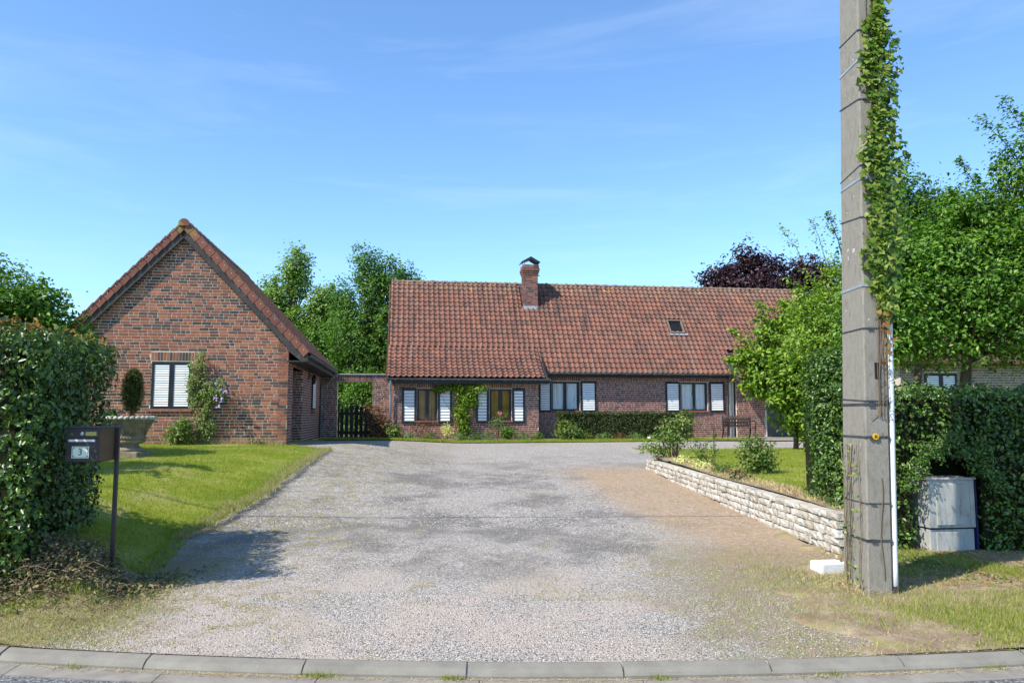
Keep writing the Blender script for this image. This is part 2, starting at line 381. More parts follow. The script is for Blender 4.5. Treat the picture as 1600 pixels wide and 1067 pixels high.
def make_tree(name, loc, trunk_h, lobes, nclus, per, cr, lsize, m, label, cat='tree', trunk_r=.15, group=None, shoots=(), limb_share=.25, shell=.45, barkm=None, width=.55, flower=None, zmin=None):
    """lobes are relative to loc"""
    root = empty(name, loc, 0, label, cat, group)
    P, O, C = lobe_points(lobes, nclus, per, cr, shell)
    if zmin is not None:
        kp = P[:, 2] > zmin + .12 * np.sin(P[:, 0] * 5) + np.abs(RNG.normal(size=len(P))) * -.05
        P, O = P[kp], O[kp]
    if shoots:
        ex, eo = [], []
        for (a, b, n) in shoots:
            a = np.array(a, float); b = np.array(b, float); t = RNG.uniform(0, 1, n)
            bend = np.array([0, 0, .12]) * np.linalg.norm(b - a)
            pts = a + (b - a) * t[:, None] + bend * (np.sin(t * PI))[:, None]
            ex.append(pts + RNG.normal(size=(n, 3)) * (.20 * (1 - t) + .05)[:, None] * np.linalg.norm(b - a) * .45); eo.append(np.tile(unit((b - a)[None]), (n, 1)))
        P = np.concatenate([P] + ex); O = np.concatenate([O] + eo)
    Nn = O * .7 + RNG.normal(size=P.shape) * .6 + np.array([-.1, -.1, .75])
    leaves('crown', P, Nn, lsize * RNG.uniform(.6, 1.25, len(P)), m, root, width=width)
    tb = MB()
    top = np.mean(np.array(lobes)[:, :3], 0)
    tp = [(0, 0, -.15), (.02, 0, trunk_h * .5), (top[0] * .35, top[1] * .35, trunk_h), (top[0] * .9, top[1] * .9, max(top[2], trunk_h + .2))]
    tb.tube(tp, [trunk_r * 1.25, trunk_r, trunk_r * .8, trunk_r * .3], 8)
    tb.obj('trunk', barkm or M['bark'], root, smooth=True)
    lb = MB()
    pick = C[RNG.choice(len(C), max(4, int(len(C) * limb_share)), replace=False)]
    A = Vector(tp[2]); Bv = Vector(tp[3])
    for c in pick:
        c = Vector(c); t = random.random()
        a = A.lerp(Bv, t * .8); mid = a.lerp(c, .5) + Vector((0, 0, .1 * (c - a).length))
        lb.tube([a, mid, c], [trunk_r * .22, trunk_r * .12, trunk_r * .04], 4, cap=False)
    for (a, b, n) in shoots:
        a = Vector(a); b = Vector(b); lb.tube([a, a.lerp(b, .5) + Vector((0, 0, .12 * (b - a).length)), b], [trunk_r * .12, trunk_r * .08, trunk_r * .03], 4, cap=False)
    lb.obj('limbs', barkm or M['bark'], root)
    if flower: leaves('flower', *flower, root)
    return root

# ------------------------------------------------------------------ ground heights
def S(t):
    t = np.clip(t, 0, 1); return t * t * (3 - 2 * t)
def hgt(X, Y):
    X = np.asarray(X, float); Y = np.asarray(Y, float)
    b = np.interp(Y, [-5, 5.0, 5.12, 7.5, 8.2, 18, 28, 60, 400], [.03, .04, .10, .15, .20, .42, .74, .95, 1.2])
    b = b + .4 * S((-1.2 - X) / 3.2) * S((Y - 9) / 9) * (1 - S((Y - 20) / 8) * .8)
    return b
def edgeL(Y):
    Y = np.asarray(Y, float)
    return .035 * np.sin(Y * 5.3) * np.sin(Y * 2.1 + 1) + .02 * np.sin(Y * 13.1) + np.interp(Y, [5.0, 5.6, 6.3, 7.2, 8.4, 9.2, 11.7, 15, 18.4, 19.6, 21, 30], [-3.25, -3.15, -3.1, -3.35, -3.55, -3.77, -3.79, -4.0, -4.27, -5.4, -5.75, -6.4])
def hL(X, Y):
    X = np.asarray(X, float); Y = np.asarray(Y, float)
    step = np.interp(Y, [5, 8.5, 9.4, 11, 15, 18.4], [.004, .01, .05, .1, .08, .02])
    rise = np.interp(Y, [5.3, 6.2, 7.0, 9.2, 12, 15, 18.4], [.0, .07, .34, .36, .34, .16, .05])
    return hgt(X, Y) + step + rise * S((edgeL(Y) - X) / np.interp(Y, [7.2, 9], [.45, 1.7]))
def edgeR(Y):
    return np.interp(Y, [5, 5.4, 6.4, 7.2, 7.9, 8.2], [2.5, 2.3, 2.25, 2.6, 3.0, 3.3])
def hR(X, Y):
    X = np.asarray(X, float); Y = np.asarray(Y, float)
    return hgt(X, Y) * 0 + np.interp(Y, [7.8, 9, 18, 24], [.62, .64, .70, .66]) + .012 * np.sin(X * 1.3 + Y)
def hV(X, Y):
    return hgt(X, Y) + .004 + .02 * S((np.asarray(X, float) - 2.6) / 1.0) * S((Y - 5.15) / .6)

def kerbY(x):
    x = np.clip(x, -9, 9)
    return 5.045 + .028 * (x - .2) ** 2 * (1 - .03 * np.abs(x))

def patch(name, rows, afun, bfun, nx, hfun, m, label=None, skirtL=0, skirtR=0, wig=0, lift=0):
    V = []; F = []
    for j, y in enumerate(rows):
        a, b = float(afun(y)), float(bfun(y))
        if wig:
            a += wig * (math.sin(y * 7.1) * .5 + math.sin(y * 17.3) * .3 + random.uniform(-.4, .4))
        for i in range(nx):
            x = a + (b - a) * i / (nx - 1)
            z = float(hfun(x, y)) + lift
            if i == 0: z -= skirtL
            if i == nx - 1: z -= skirtR
            if skirtL and i == 1: x = a + .03
            V.append((x, max(y, float(kerbY(x)) + .06), z))
    for j in range(len(rows) - 1):
        for i in range(nx - 1):
            F.append((j * nx + i, j * nx + i + 1, (j + 1) * nx + i + 1, (j + 1) * nx + i))
    mb = MB(); mb.v = V; mb.f = F
    o = mb.obj(name, m, None, smooth=True, kind='structure')
    return o

# gravel driveway material
def gravel_material():
    m = bpy.data.materials.new('gravel'); m.use_nodes = True
    nt = m.node_tree; N = nt.nodes; L = nt.links; b = N['Principled BSDF']
    b.inputs['Roughness'].default_value = .95; b.inputs['Specular IOR Level'].default_value = .12
    g = N.new('ShaderNodeNewGeometry'); pos = g.outputs['Position']
    def noise(s, d=5, r=.6, stretch=None):
        n = N.new('ShaderNodeTexNoise'); n.inputs['Scale'].default_value = s; n.inputs['Detail'].default_value = d; n.inputs['Roughness'].default_value = r
        if stretch:
            mpn = N.new('ShaderNodeMapping'); mpn.inputs['Scale'].default_value = stretch; L.new(pos, mpn.inputs[0]); L.new(mpn.outputs[0], n.inputs[0])
        else: L.new(pos, n.inputs[0])
        return n.outputs[0]
    def rng(x, a, b2, c=0, d=1):
        r = N.new('ShaderNodeMapRange'); r.interpolation_type = 'SMOOTHSTEP'
        for i, v in enumerate((a, b2, c, d)): r.inputs[i + 1].default_value = v
        L.new(x, r.inputs[0]); return r.outputs[0]
    def math_(op, a, b2):
        n = N.new('ShaderNodeMath'); n.operation = op
        for i, v in enumerate((a, b2)):
            if isinstance(v, (int, float)): n.inputs[i].default_value = v
            else: L.new(v, n.inputs[i])
        return n.outputs[0]
    def mixc(f, a, c, bt='MIX'):
        x = N.new('ShaderNodeMix'); x.data_type = 'RGBA'; x.blend_type = bt
        if isinstance(f, (int, float)): x.inputs[0].default_value = f
        else: L.new(f, x.inputs[0])
        L.new(a, x.inputs[6])
        if isinstance(c, tuple): x.inputs[7].default_value = lin(c)
        else: L.new(c, x.inputs[7])
        return x.outputs[2]
    v = N.new('ShaderNodeTexVoronoi'); v.inputs['Scale'].default_value = 88; L.new(pos, v.inputs[0])
    sp = N.new('ShaderNodeSeparateColor'); L.new(v.outputs['Color'], sp.inputs[0])
    rp = N.new('ShaderNodeValToRGB'); el = rp.color_ramp.elements
    cs = [(0, (.10, .094, .085)), (.14, (.235, .215, .192)), (.35, (.31, .28, .25)), (.65, (.415, .375, .335)), (1, (.64, .59, .53))]
    while len(el) < len(cs): el.new(.5)
    for e, (p_, c) in zip(el, cs): e.position = p_; e.color = lin(c)
    L.new(sp.outputs[0], rp.inputs[0]); col = rp.outputs[0]
    sx = N.new('ShaderNodeSeparateXYZ'); L.new(pos, sx.inputs[0]); X, Y = sx.outputs[0], sx.outputs[1]
    # fine pinkish dust between the stones near the road
    col = mixc(math_('MULTIPLY', rng(noise(1.1, 7), .40, .60), rng(Y, 9, 6.5, 0, .8)), col, (.50, .41, .34))
    # dark worn patches in the middle
    dk = math_('MULTIPLY', rng(noise(.8, 9, .72, (1, .8, 1)), .44, .6), math_('MULTIPLY', rng(Y, 6.9, 8.2), rng(Y, 24, 15, .15, 1)))
    col = mixc(math_('MULTIPLY', dk, .75), col, (.15, .14, .128))
    # bare sandy earth beside the stone wall
    edge = math_('SUBTRACT', X, rng(Y, 5, 18, 1.75, .75))
    edge = math_('ADD', edge, math_('MULTIPLY', math_('SUBTRACT', noise(1.6, 6), .5), 1.5))
    sd = math_('MULTIPLY', rng(edge, 0, .9), math_('MULTIPLY', rng(Y, 6.6, 8.0), rng(Y, 19.5, 17.0)))
    col = mixc(math_('MULTIPLY', sd, .85), col, mixc(rng(noise(14, 6), .35, .65), N_rgb(N, (.37, .25, .15)), (.47, .35, .235)))
    # dull moss and dry grass patches
    ms = rng(noise(1.9, 6, .65), .585, .67)
    left = rng(math_('ADD', X, math_('MULTIPLY', math_('SUBTRACT', noise(.8, 3), .5), 2.6)), -1.0, -2.7)
    ms2 = math_('MULTIPLY', rng(noise(5, 6, .65), .47, .6), left)
    msk = math_('MAXIMUM', math_('MULTIPLY', ms, .7), math_('MULTIPLY', ms2, .95))
    msk = math_('MULTIPLY', msk, rng(noise(48, 3), .4, .56))
    col = mixc(msk, col, (.27, .225, .06))
    # earth at the road verge on both sides
    vr = math_('MULTIPLY', rng(math_('ADD', math_('ABSOLUTE', math_('ADD', X, .75), 0), math_('MULTIPLY', noise(2.2, 6), 1.6)), 2.45, 3.3), rng(Y, 9.4, 7.6))
    col = mixc(math_('MULTIPLY', vr, .8), col, mixc(rng(noise(6, 8, .7), .4, .62), N_rgb(N, (.27, .20, .135)), (.25, .235, .085)))
    L.new(col, b.inputs['Base Color'])
    bp = N.new('ShaderNodeBump'); bp.inputs['Strength'].default_value = .9; bp.inputs['Distance'].default_value = .012
    hh = math_('ADD', math_('MULTIPLY', v.outputs['Distance'], -1.0), math_('MULTIPLY', noise(140, 3), .7))
    L.new(hh, bp.inputs['Height']); L.new(bp.outputs[0], b.inputs['Normal'])
    return m
def N_rgb(N, c):
    n = N.new('ShaderNodeRGB'); n.outputs[0].default_value = lin(c); return n.outputs[0]
M['gravel'] = gravel_material()
M['soil'] = mat('soil', [(0, (.20, .14, .09)), (.5, (.27, .20, .135)), (1, (.36, .29, .20))], scale=6, detail=8, rough=1, spec=.05, bump=(40, .9, .02), stains=[((.25, .235, .085), 4, .45, .62, .8)])
M['turf'] = mat('turf', [(0, (.14, .18, .022)), (.5, (.21, .25, .03)), (1, (.33, .32, .07))], scale=1.6, detail=8, rough=1, spec=.05, bump=(60, .9, .02), stains=[((.42, .36, .16), 1.1, .5, .64, .6)])
M['field'] = mat('field', [(0, (.06, .1, .025)), (1, (.1, .15, .04))], scale=.3, rough=1, spec=.05)

# far ground, one sheet to the horizon
xs = np.concatenate([np.linspace(-600, -30, 12), np.arange(-28, 29, 1.0), np.linspace(30, 600, 12)])
ys = np.concatenate([np.linspace(-120, -6, 6), np.arange(-5, 5, 1.), np.arange(5, 40, .8), np.linspace(42, 900, 20)])
gx, gy = np.meshgrid(xs, ys)
gzv = hgt(gx, gy) - np.where((gy < 60) & (np.abs(gx) < 60), .09, .0)
V = np.stack([gx, gy, gzv], -1).reshape(-1, 3); nxg = len(xs)
ii, jj = np.meshgrid(np.arange(nxg - 1), np.arange(len(ys) - 1)); a = (jj * nxg + ii).ravel()
F = np.stack([a, a + 1, a + nxg + 1, a + nxg], 1)
go = bpy.data.objects.new('ground', npmesh('ground', V, F, M['field'], 4)); link(go); go['kind'] = 'structure'

rows = list(np.arange(5.16, 12, .12)) + list(np.arange(12, 24.2, .3))
def drvA(y): return edgeL(y) - .25
def drvB(y): return float(np.interp(y, [5, 17.9, 18.3, 23, 27], [3.35, 3.2, 3.6, 20, 20]))
drv_rows = [r for r in rows if r > 5.2] + [25.0, 26.2, 27.6]
def drive_patch():
    V = []; F = []; nx = 60
    for j, y in enumerate(drv_rows):
        for i in range(nx):
            a = float(edgeL(y)) - .3; b = drvB(y)
            x = a + (b - a) * i / (nx - 1)
            yy = y if j > 0 else float(kerbY(x)) + .055
            if 0 < j < 12: yy = max(y, float(kerbY(x)) + .055 + j * .03)
            V.append((x, yy, float(hgt(x, max(yy, 5.12))) - .002))
    for j in range(len(drv_rows) - 1):
        for i in range(nx - 1):
            F.append((j * nx + i, j * nx + i + 1, (j + 1) * nx + i + 1, (j + 1) * nx + i))
    mb = MB(); mb.v = V; mb.f = F
    return mb.obj('driveway', M['gravel'], None, smooth=True, kind='structure')
drive_patch()

# left verge and lawn
lr = list(np.arange(5.32, 9.3, .12)) + list(np.arange(9.4, 20.4, .2)) + [21, 23, 26]
patch('lawn', [y for y in lr if y > 7.35], lambda y: -16, lambda y: edgeL(y), 60, hL, M['turf'], skirtR=.12)
patch('verge', [y for y in lr if y < 7.55], lambda y: -10, lambda y: edgeL(y) + .1, 50, lambda x, y: hL(x, max(y, kerbY(x) + .06)) - .004, M['soil'], skirtR=.03)
# right verge
patch('verge', list(np.arange(5.2, 9.8, .12)), lambda y: edgeR(y), lambda y: 12, 60, lambda x, y: hV(x, max(y, kerbY(x) + .06)), M['soil'], skirtL=.03, wig=.3)
# right lawn behind the wall
def wallX(y): return float(np.interp(y, [8.1, 17.95, 18.2], [3.33, 3.06, 3.05]))
rl = list(np.arange(8.3, 18.3, .3)) + [19, 20, 21, 22, 22.9]
patch('lawn', rl, lambda y: wallX(y) + .14 if y < 18.2 else float(np.interp(y, [18.2, 19, 22.9], [3.2, 3.7, 7])), lambda y: 20 if y > 9.95 else 3.78, 50, hR, M['turf'], skirtL=0)

# road, channel and kerb stones
def band(name, y0, y1, z0, z1, m, X0=-40, X1=40, n=160, kind='structure'):
    V = []; F = []
    for i in range(n + 1):
        x = X0 + (X1 - X0) * i / n; ky = float(kerbY(x))
        V += [(x, ky + y0 if y0 > -8 else y0, z0), (x, ky + y1, z1)]
    for i in range(n): F.append((2 * i, 2 * i + 2, 2 * i + 3, 2 * i + 1))
    mb = MB(); mb.v = V; mb.f = F
    return mb.obj(name, m, None, kind=kind)
band('road', -9, -.25, .045, .02, M['asphalt'])
ch = MB()
ko = bpy.data.objects.new('kerb', None); link(ko); ko['kind'] = 'structure'
cho = bpy.data.objects.new('gutter_channel', None); link(cho); cho['kind'] = 'structure'
def kerb_stone(x0, x1):
    n = 6; V = []; F = []
    prof = [(-.075, -.06), (-.072, .050), (-.060, .066), (-.03, .084), (.035, .098), (.06, .098), (.06, -.06)]
    jz = random.uniform(-.004, .004); jy = random.uniform(-.004, .004)
    for i in range(n + 1):
        x = x0 + (x1 - x0) * i / n
        for (py, pz) in prof: V.append((x, float(kerbY(x)) + py + jy, pz + jz))
    k = len(prof)
    for i in range(n):
        for j in range(k - 1): F.append((i * k + j, (i + 1) * k + j, (i + 1) * k + j + 1, i * k + j + 1))
    F.append(tuple(range(k))[::-1]); F.append(tuple(n * k + j for j in range(k)))
    mb = MB(); mb.v = V; mb.f = F; return mb
kx = [-2.35, -1.31, -.28, .69, 1.62, 2.49, 3.36]
kx = [-2.35 - 1.03 * i for i in range(6, 0, -1)] + kx + [3.36 + i * 1.0 for i in range(1, 7)]
for a_, b_ in zip(kx[:-1], kx[1:]):
    kerb_stone(a_ + .006, b_ - .006).obj('kerb_stone', M['kerb'], ko)
mj = MB()
for i in range(80):
    x0 = -9 + i * .225; x1 = x0 + .225
    mj.add([(x0, kerbY(x0) - .058, .05), (x1, kerbY(x1) - .058, .05), (x1, kerbY(x1) + .055, .092), (x0, kerbY(x0) + .055, .092),
            (x0, kerbY(x0) - .058, -.05), (x1, kerbY(x1) - .058, -.05)], [(0, 1, 2, 3), (4, 5, 1, 0)])
mj.obj('kerb_mortar', M['mortar'], ko)
cx = -6.2
while cx < 6.5:
    w_ = 1.0; mb = MB()
    mb.add([(cx + .003, kerbY(cx) - .255, .026), (cx + w_ - .003, kerbY(cx + w_) - .255, .026), (cx + w_ - .003, kerbY(cx + w_) - .078, .036), (cx + .003, kerbY(cx) - .078, .036),
            (cx + .003, kerbY(cx) - .255, -.03), (cx + w_ - .003, kerbY(cx + w_) - .255, -.03), (cx + w_ - .003, kerbY(cx + w_) - .078, -.03), (cx + .003, kerbY(cx) - .078, -.03)],
           [(0, 1, 2, 3), (4, 5, 1, 0), (1, 5, 6, 2), (0, 3, 7, 4)])
    mb.obj('channel_slab', M['channel'], cho); cx += w_

# ------------------------------------------------------------------ brickwork
unit_bricks = {}
def brick_mesh(Lb, Hb, m):
    key = (round(Lb, 3), round(Hb, 3), m.name)
    if key not in unit_bricks:
        mb = MB(); e = .004; d = .012
        x0, x1, z0, z1 = -Lb / 2, Lb / 2, -Hb / 2, Hb / 2; e = .002; d = .005
        # chamfered face standing proud of the joint
        mb.add([(x0, .02, z0), (x1, .02, z0), (x1, .02, z1), (x0, .02, z1), (x0, -d + e, z0), (x1, -d + e, z0), (x1, -d + e, z1), (x0, -d + e, z1),
                (x0 + e, -d, z0 + e), (x1 - e, -d, z0 + e), (x1 - e, -d, z1 - e), (x0 + e, -d, z1 - e)],
               [(8, 9, 10, 11), (4, 5, 9, 8), (5, 6, 10, 9), (6, 7, 11, 10), (7, 4, 8, 11), (0, 1, 5, 4), (1, 2, 6, 5), (2, 3, 7, 6), (3, 0, 4, 7)])
        unit_bricks[key] = mb.mesh('brick', m)
    return unit_bricks[key]

def brickwork(wall, o0, ax, W_, H_, m, openings=(), clip=None, singles=0, focus=None, course=.074, soldiers=(), z0=0.0):
    """bricks on a wall whose face passes through o0 along ax; local frame of wall. outward = ax x up rotated (-y for ax=+x)"""
    ax = Vector(ax).normalized(); rz = math.atan2(ax.y, ax.x)
    out = []
    j = 1 / 1
    Hb = course - .0135
    for (x0, x1, za, zb) in soldiers:
        n = int(round((x1 - x0) / .074)); st = (x1 - x0) / n
        for i in range(n): out.append((x0 + st * (i + .5), (za + zb) / 2, st - .012, zb - za - .006))
    row = 0; z = z0
    blocked = list(openings) + [(a, b, c, d) for (a, b, c, d) in soldiers]
    while z < H_:
        x = -random.uniform(0, .2)
        zc = z + Hb / 2
        while x < W_:
            L_ = .212 if random.random() < .68 else .100
            a, b = max(x, 0), min(x + L_, W_)
            x += L_ + .0135
            segs = [(a, b)]
            for (p, q, r, s_) in blocked:
                if zc > r - .03 and zc < s_ + .03:
                    ns = []
                    for (c, d) in segs:
                        if d <= p or c >= q: ns.append((c, d)); continue
                        if c < p - .03: ns.append((c, p - .008))
                        if d > q + .03: ns.append((q + .008, d))
                    segs = ns
            for c, d in segs:
                if d - c < .03: continue
                if clip:
                    lo, hi = clip(zc + Hb * .3); c = max(c, lo); d = min(d, hi)
                    if d - c < .02: continue
                out.append(((c + d) / 2, zc, d - c, Hb))
        z += course; row += 1
    base = Vector(o0)
    if singles:
        fx, fz = focus
        full = [b for b in out if abs(b[2] - .212) < .002 or abs(b[2] - .100) < .002 or b[3] > .1]
        full.sort(key=lambda b: (b[0] - fx) ** 2 + (b[1] - fz) ** 2)
        sel = full[:singles]; ids = set(map(id, sel)); rest = [b for b in out if id(b) not in ids]
        for (bx, bz, bl, bh) in sel:
            o = bpy.data.objects.new('brick', brick_mesh(bl, bh, m)); link(o, wall)
            o.location = base + ax * bx + Vector((0, 0, bz)); o.rotation_euler = (random.uniform(-.006, .006), 0, rz + random.uniform(-.008, .008))
    else: rest = out
    mb = MB(); e = .002
    nrm = Vector((ax.y, -ax.x, 0))
    for (bx, bz, bl, bh) in rest:
        d = .005 + random.uniform(-.0015, .0015)
        c = base + ax * bx + Vector((0, 0, bz)); hx = ax * bl / 2; hz = Vector((0, 0, bh / 2))
        bk = -nrm * .02; fm = nrm * (d - e); fr = nrm * d
        ex = ax * e; ez = Vector((0, 0, e))
        vs = [c - hx - hz + bk, c + hx - hz + bk, c + hx + hz + bk, c - hx + hz + bk, c - hx - hz + fm, c + hx - hz + fm, c + hx + hz + fm, c - hx + hz + fm,
              c - hx - hz + fr + ex + ez, c + hx - hz + fr - ex + ez, c + hx + hz + fr - ex - ez, c - hx + hz + fr + ex - ez]
        mb.add(vs, [(8, 9, 10, 11), (4, 5, 9, 8), (5, 6, 10, 9), (6, 7, 11, 10), (7, 4, 8, 11), (0, 1, 5, 4), (1, 2, 6, 5), (2, 3, 7, 6), (3, 0, 4, 7)])
    if rest: mb.obj('brickwork', m, wall, kind='stuff')

def wall_panel(name, o0, ax, W_, H_, th, m, parent, openings=(), poly=None):
    """mortar-coloured backing wall with holes; thickness goes inwards"""
    ax = Vector(ax).normalized(); nin = Vector((-ax.y, ax.x, 0)); base = Vector(o0)
    mb = MB()
    xs_ = sorted({0, W_} | {v for o in openings for v in o[:2]}); zs_ = sorted({0, H_} | {v for o in openings for v in o[2:]})
    def P(x, z, d): return base + ax * x + Vector((0, 0, z)) + nin * d
    for x0, x1 in zip(xs_[:-1], xs_[1:]):
        for z0, z1 in zip(zs_[:-1], zs_[1:]):
            xc, zc = (x0 + x1) / 2, (z0 + z1) / 2
            if any(o[0] < xc < o[1] and o[2] < zc < o[3] for o in openings): continue
            mb.add([P(x0, z0, 0), P(x1, z0, 0), P(x1, z1, 0), P(x0, z1, 0), P(x0, z0, th), P(x1, z0, th), P(x1, z1, th), P(x0, z1, th)], [(0, 1, 2, 3), (5, 4, 7, 6)])
    for (a, b, c, d) in openings:
        mb.add([P(a, c, 0), P(b, c, 0), P(b, d, 0), P(a, d, 0), P(a, c, th), P(b, c, th), P(b, d, th), P(a, d, th)], [(0, 4, 5, 1), (1, 5, 6, 2), (2, 6, 7, 3), (3, 7, 4, 0)])
    mb.add([P(0, 0, 0), P(0, H_, 0), P(0, H_, th), P(0, 0, th), P(W_, 0, 0), P(W_, H_, 0), P(W_, H_, th), P(W_, 0, th)], [(0, 1, 2, 3), (4, 7, 6, 5)])
    if poly:   # gable triangle above H_
        n = len(poly)
        mb.add([P(x, z, 0) for x, z in poly] + [P(x, z, th) for x, z in poly], [tuple(range(n)), tuple(range(n, 2 * n))[::-1]] + [(i, n + i, n + (i + 1) % n, (i + 1) % n) for i in range(n)])
    return mb.obj(name, m, parent)

glass = bpy.data.materials.new('window_glass'); glass.use_nodes = True
_n = glass.node_tree.nodes; _l = glass.node_tree.links
_n.remove(_n['Principled BSDF'])
_t = _n.new('ShaderNodeBsdfTransparent'); _g = _n.new('ShaderNodeBsdfGlossy'); _g.inputs['Roughness'].default_value = .03
_m = _n.new('ShaderNodeMixShader'); _lw = _n.new('ShaderNodeLayerWeight'); _lw.inputs[0].default_value = .10
_t.inputs[0].default_value = (.97, .98, .97, 1)
_l.new(_lw.outputs[0], _m.inputs[0]); _l.new(_t.outputs[0], _m.inputs[1]); _l.new(_g.outputs[0], _m.inputs[2]); _l.new(_m.outputs[0], _n['Material Output'].inputs[0])

# openings are drawn in local frames with x to the right, y inwards, z up
def shutter(parent, x0, x1, y, z0, z1, nslat, fr=.07, tilt=.35):
    mb = MB(); t = .035
    mb.box(x0, x0 + fr, y - t, y, z0, z1).box(x1 - fr, x1, y - t, y, z0, z1)
    mb.box(x0 + fr, x1 - fr, y - t + .002, y - .001, z0, z0 + fr).box(x0 + fr, x1 - fr, y - t + .002, y - .001, z1 - fr, z1)
    mb.box(x0 + fr, x1 - fr, y - .006, y - .002, z0 + fr, z1 - fr)
    o = mb.obj('shutter', M['black_wood'], parent)
    hz = (z1 - z0 - 2 * fr) / nslat
    key = ('slat', round(x1 - x0 - 2 * fr, 3), round(hz, 4))
    if key not in unit_bricks:
        s_ = MB(); w = (x1 - x0 - 2 * fr) / 2 - .001
        s_.add([(-w, -.022, -hz * .46), (w, -.022, -hz * .46), (w, -.010, hz * .36), (-w, -.010, hz * .36), (-w, -.006, -hz * .46), (w, -.006, -hz * .46), (w, -.005, hz * .36), (-w, -.005, hz * .36)],
               [(0, 1, 2, 3), (0, 4, 5, 1), (3, 2, 6, 7), (0, 3, 7, 4), (1, 5, 6, 2)])
        unit_bricks[key] = s_.mesh('slat', M['white_slat'])
    for i in range(nslat):
        s = bpy.data.objects.new('slat', unit_bricks[key]); link(s, o)
        s.location = ((x0 + x1) / 2, y - .004, z0 + fr + hz * (i + .5)); s.rotation_euler = (0, random.uniform(-.008, .008), 0)
    return o

def window(parent, x0, x1, y, z0, z1, panes, curtain, fr=.055, sill=True, cur_y=.06, sillm=None):
    """panes: list of (xa, xb) fractions"""
    mb = MB(); t = .05
    mb.box(x0, x1, y, y + t, z1 - fr, z1).box(x0, x1, y, y + t, z0, z0 + fr)
    edges = [x0] + [v for p in panes for v in p] + [x1]
    for a, b in zip(edges[::2], edges[1::2]): mb.box(a, b, y + .002, y + t - .002, z0 + fr, z1 - fr)
    o = mb.obj('window', M['black_wood'], parent)
    for a, b in panes:
        g = MB().box(a, b, y + .02, y + .026, z0 + fr, z1 - fr).obj('pane', glass, o)
    cm = MB(); n = 40
    for (a, b, dens) in curtain[1]:
        n = int((b - a) / .012)
        for i in range(n):
            xa = a + (b - a) * i / n; xb = a + (b - a) * (i + 1) / n
            ya = y + cur_y + .02 * math.sin(xa * dens) + .008 * math.sin(xa * dens * 2.7); yb = y + cur_y + .02 * math.sin(xb * dens) + .008 * math.sin(xb * dens * 2.7)
            cm.add([(xa, ya, z0), (xb, yb, z0), (xb, yb, z1), (xa, ya, z1)], [(0, 1, 2, 3)])
    cm.obj('curtain', curtain[0], o, smooth=True)
    MB().box(x0 - .05, x1 + .05, y + .3, y + .32, z0 - .05, z1 + .05).obj('dark_backing', M['dark'], o)  # near-black sheet standing in for the unlit room
    if sill:
        MB().box(x0 - .06, x1 + .06, y - .13, y + .02, z0 - .06, z0 - .005).obj('sill', sillm or M['sill'], o)
    return o

# ------------------------------------------------------------------ roof tiles
def pantile_mesh(w=.2, L_=.29, m=None, name='tile'):
    xs_ = [0, .14, .28, .42, .58, .8, 1.0]; zs_ = [.004, .040, .050, .030, .006, -.004, .0]
    mb = MB(); k = len(xs_); th = .034
    V = []
    for (y, lift) in ((0, .038), (L_, .0)):
        for x, z in zip(xs_, zs_): V.append((x * (w + .012), y, z + lift))
    for x, z in zip(xs_, zs_): V.append((x * (w + .012), .006, z + .038 - th))
    F = [(i, i + 1, k + i + 1, k + i) for i in range(k - 1)] + [(2 * k + i, 2 * k + i + 1, i + 1, i) for i in range(k - 1)]
    F += [(0, k, 2 * k)]
    mb.v = V; mb.f = F
    return mb.mesh(name, m, smooth=False)
def tile_roof(roof, profile_pts, t0fun, t1fun, m, singles=0, focus=(0, 0), w=.2, exposure=.25, holes=(), flip=1, stuffname='tiles'):
    """profile_pts: (y_in, z) from eave to ridge in local coords, rows run along x"""
    me = pantile_mesh(w, exposure + .04, m)
    base = np.array([v.co[:] for v in me.vertices]); faces = [tuple(p.vertices) for p in me.polygons]
    items = []
    acc = 0.0
    segs = []
    for (a, b) in zip(profile_pts[:-1], profile_pts[1:]):
        d = math.hypot(b[0] - a[0], b[1] - a[1]); segs.append((acc, acc + d, a, b, d)); acc += d
    s = 0.0; r = 0
    nrow = max(1, round(acc / exposure)); exposure = acc / nrow
    while r < nrow:
        sg = [g for g in segs if g[0] <= s < g[1]][0]
        f = (s - sg[0]) / sg[4]; y = sg[2][0] + (sg[3][0] - sg[2][0]) * f; z = sg[2][1] + (sg[3][1] - sg[2][1]) * f
        ang = math.atan2(sg[3][1] - sg[2][1], sg[3][0] - sg[2][0])
        x = t0fun(y); x1 = t1fun(y)
        while x < x1 - w * .4:
            if not any(h[0] < x + w / 2 < h[1] and h[2] < y < h[3] for h in holes):
                items.append((x, y, z, ang))
            x += w
        s += exposure; r += 1
    items.sort(key=lambda q: (q[0] - focus[0]) ** 2 + (q[1] - focus[1]) ** 2)
    for (x, y, z, ang) in items[:singles]:
        o = bpy.data.objects.new('tile', me); link(o, roof)
        o.location = (x, y, z); o.rotation_euler = (ang + random.uniform(-.012, .012), random.uniform(-.01, .01), random.uniform(-.012, .012))
    Vs = []; Fs = []; n = 0
    for (x, y, z, ang) in items[singles:]:
        Mx = np.array(Matrix.Rotation(random.uniform(-.012, .012), 3, 'Z') @ Matrix.Rotation(ang + random.uniform(-.012, .012), 3, 'X') @ Matrix.Rotation(random.uniform(-.01, .01), 3, 'Y'))
        Vs.append(base @ Mx.T + np.array([x, y, z])); Fs += [tuple(i + n for i in f) for f in faces]; n += len(base)
    if Vs:
        mb = MB(); mb.v = [tuple(v) for v in np.concatenate(Vs)]; mb.f = Fs
        mb.obj(stuffname, m, roof, kind='stuff')

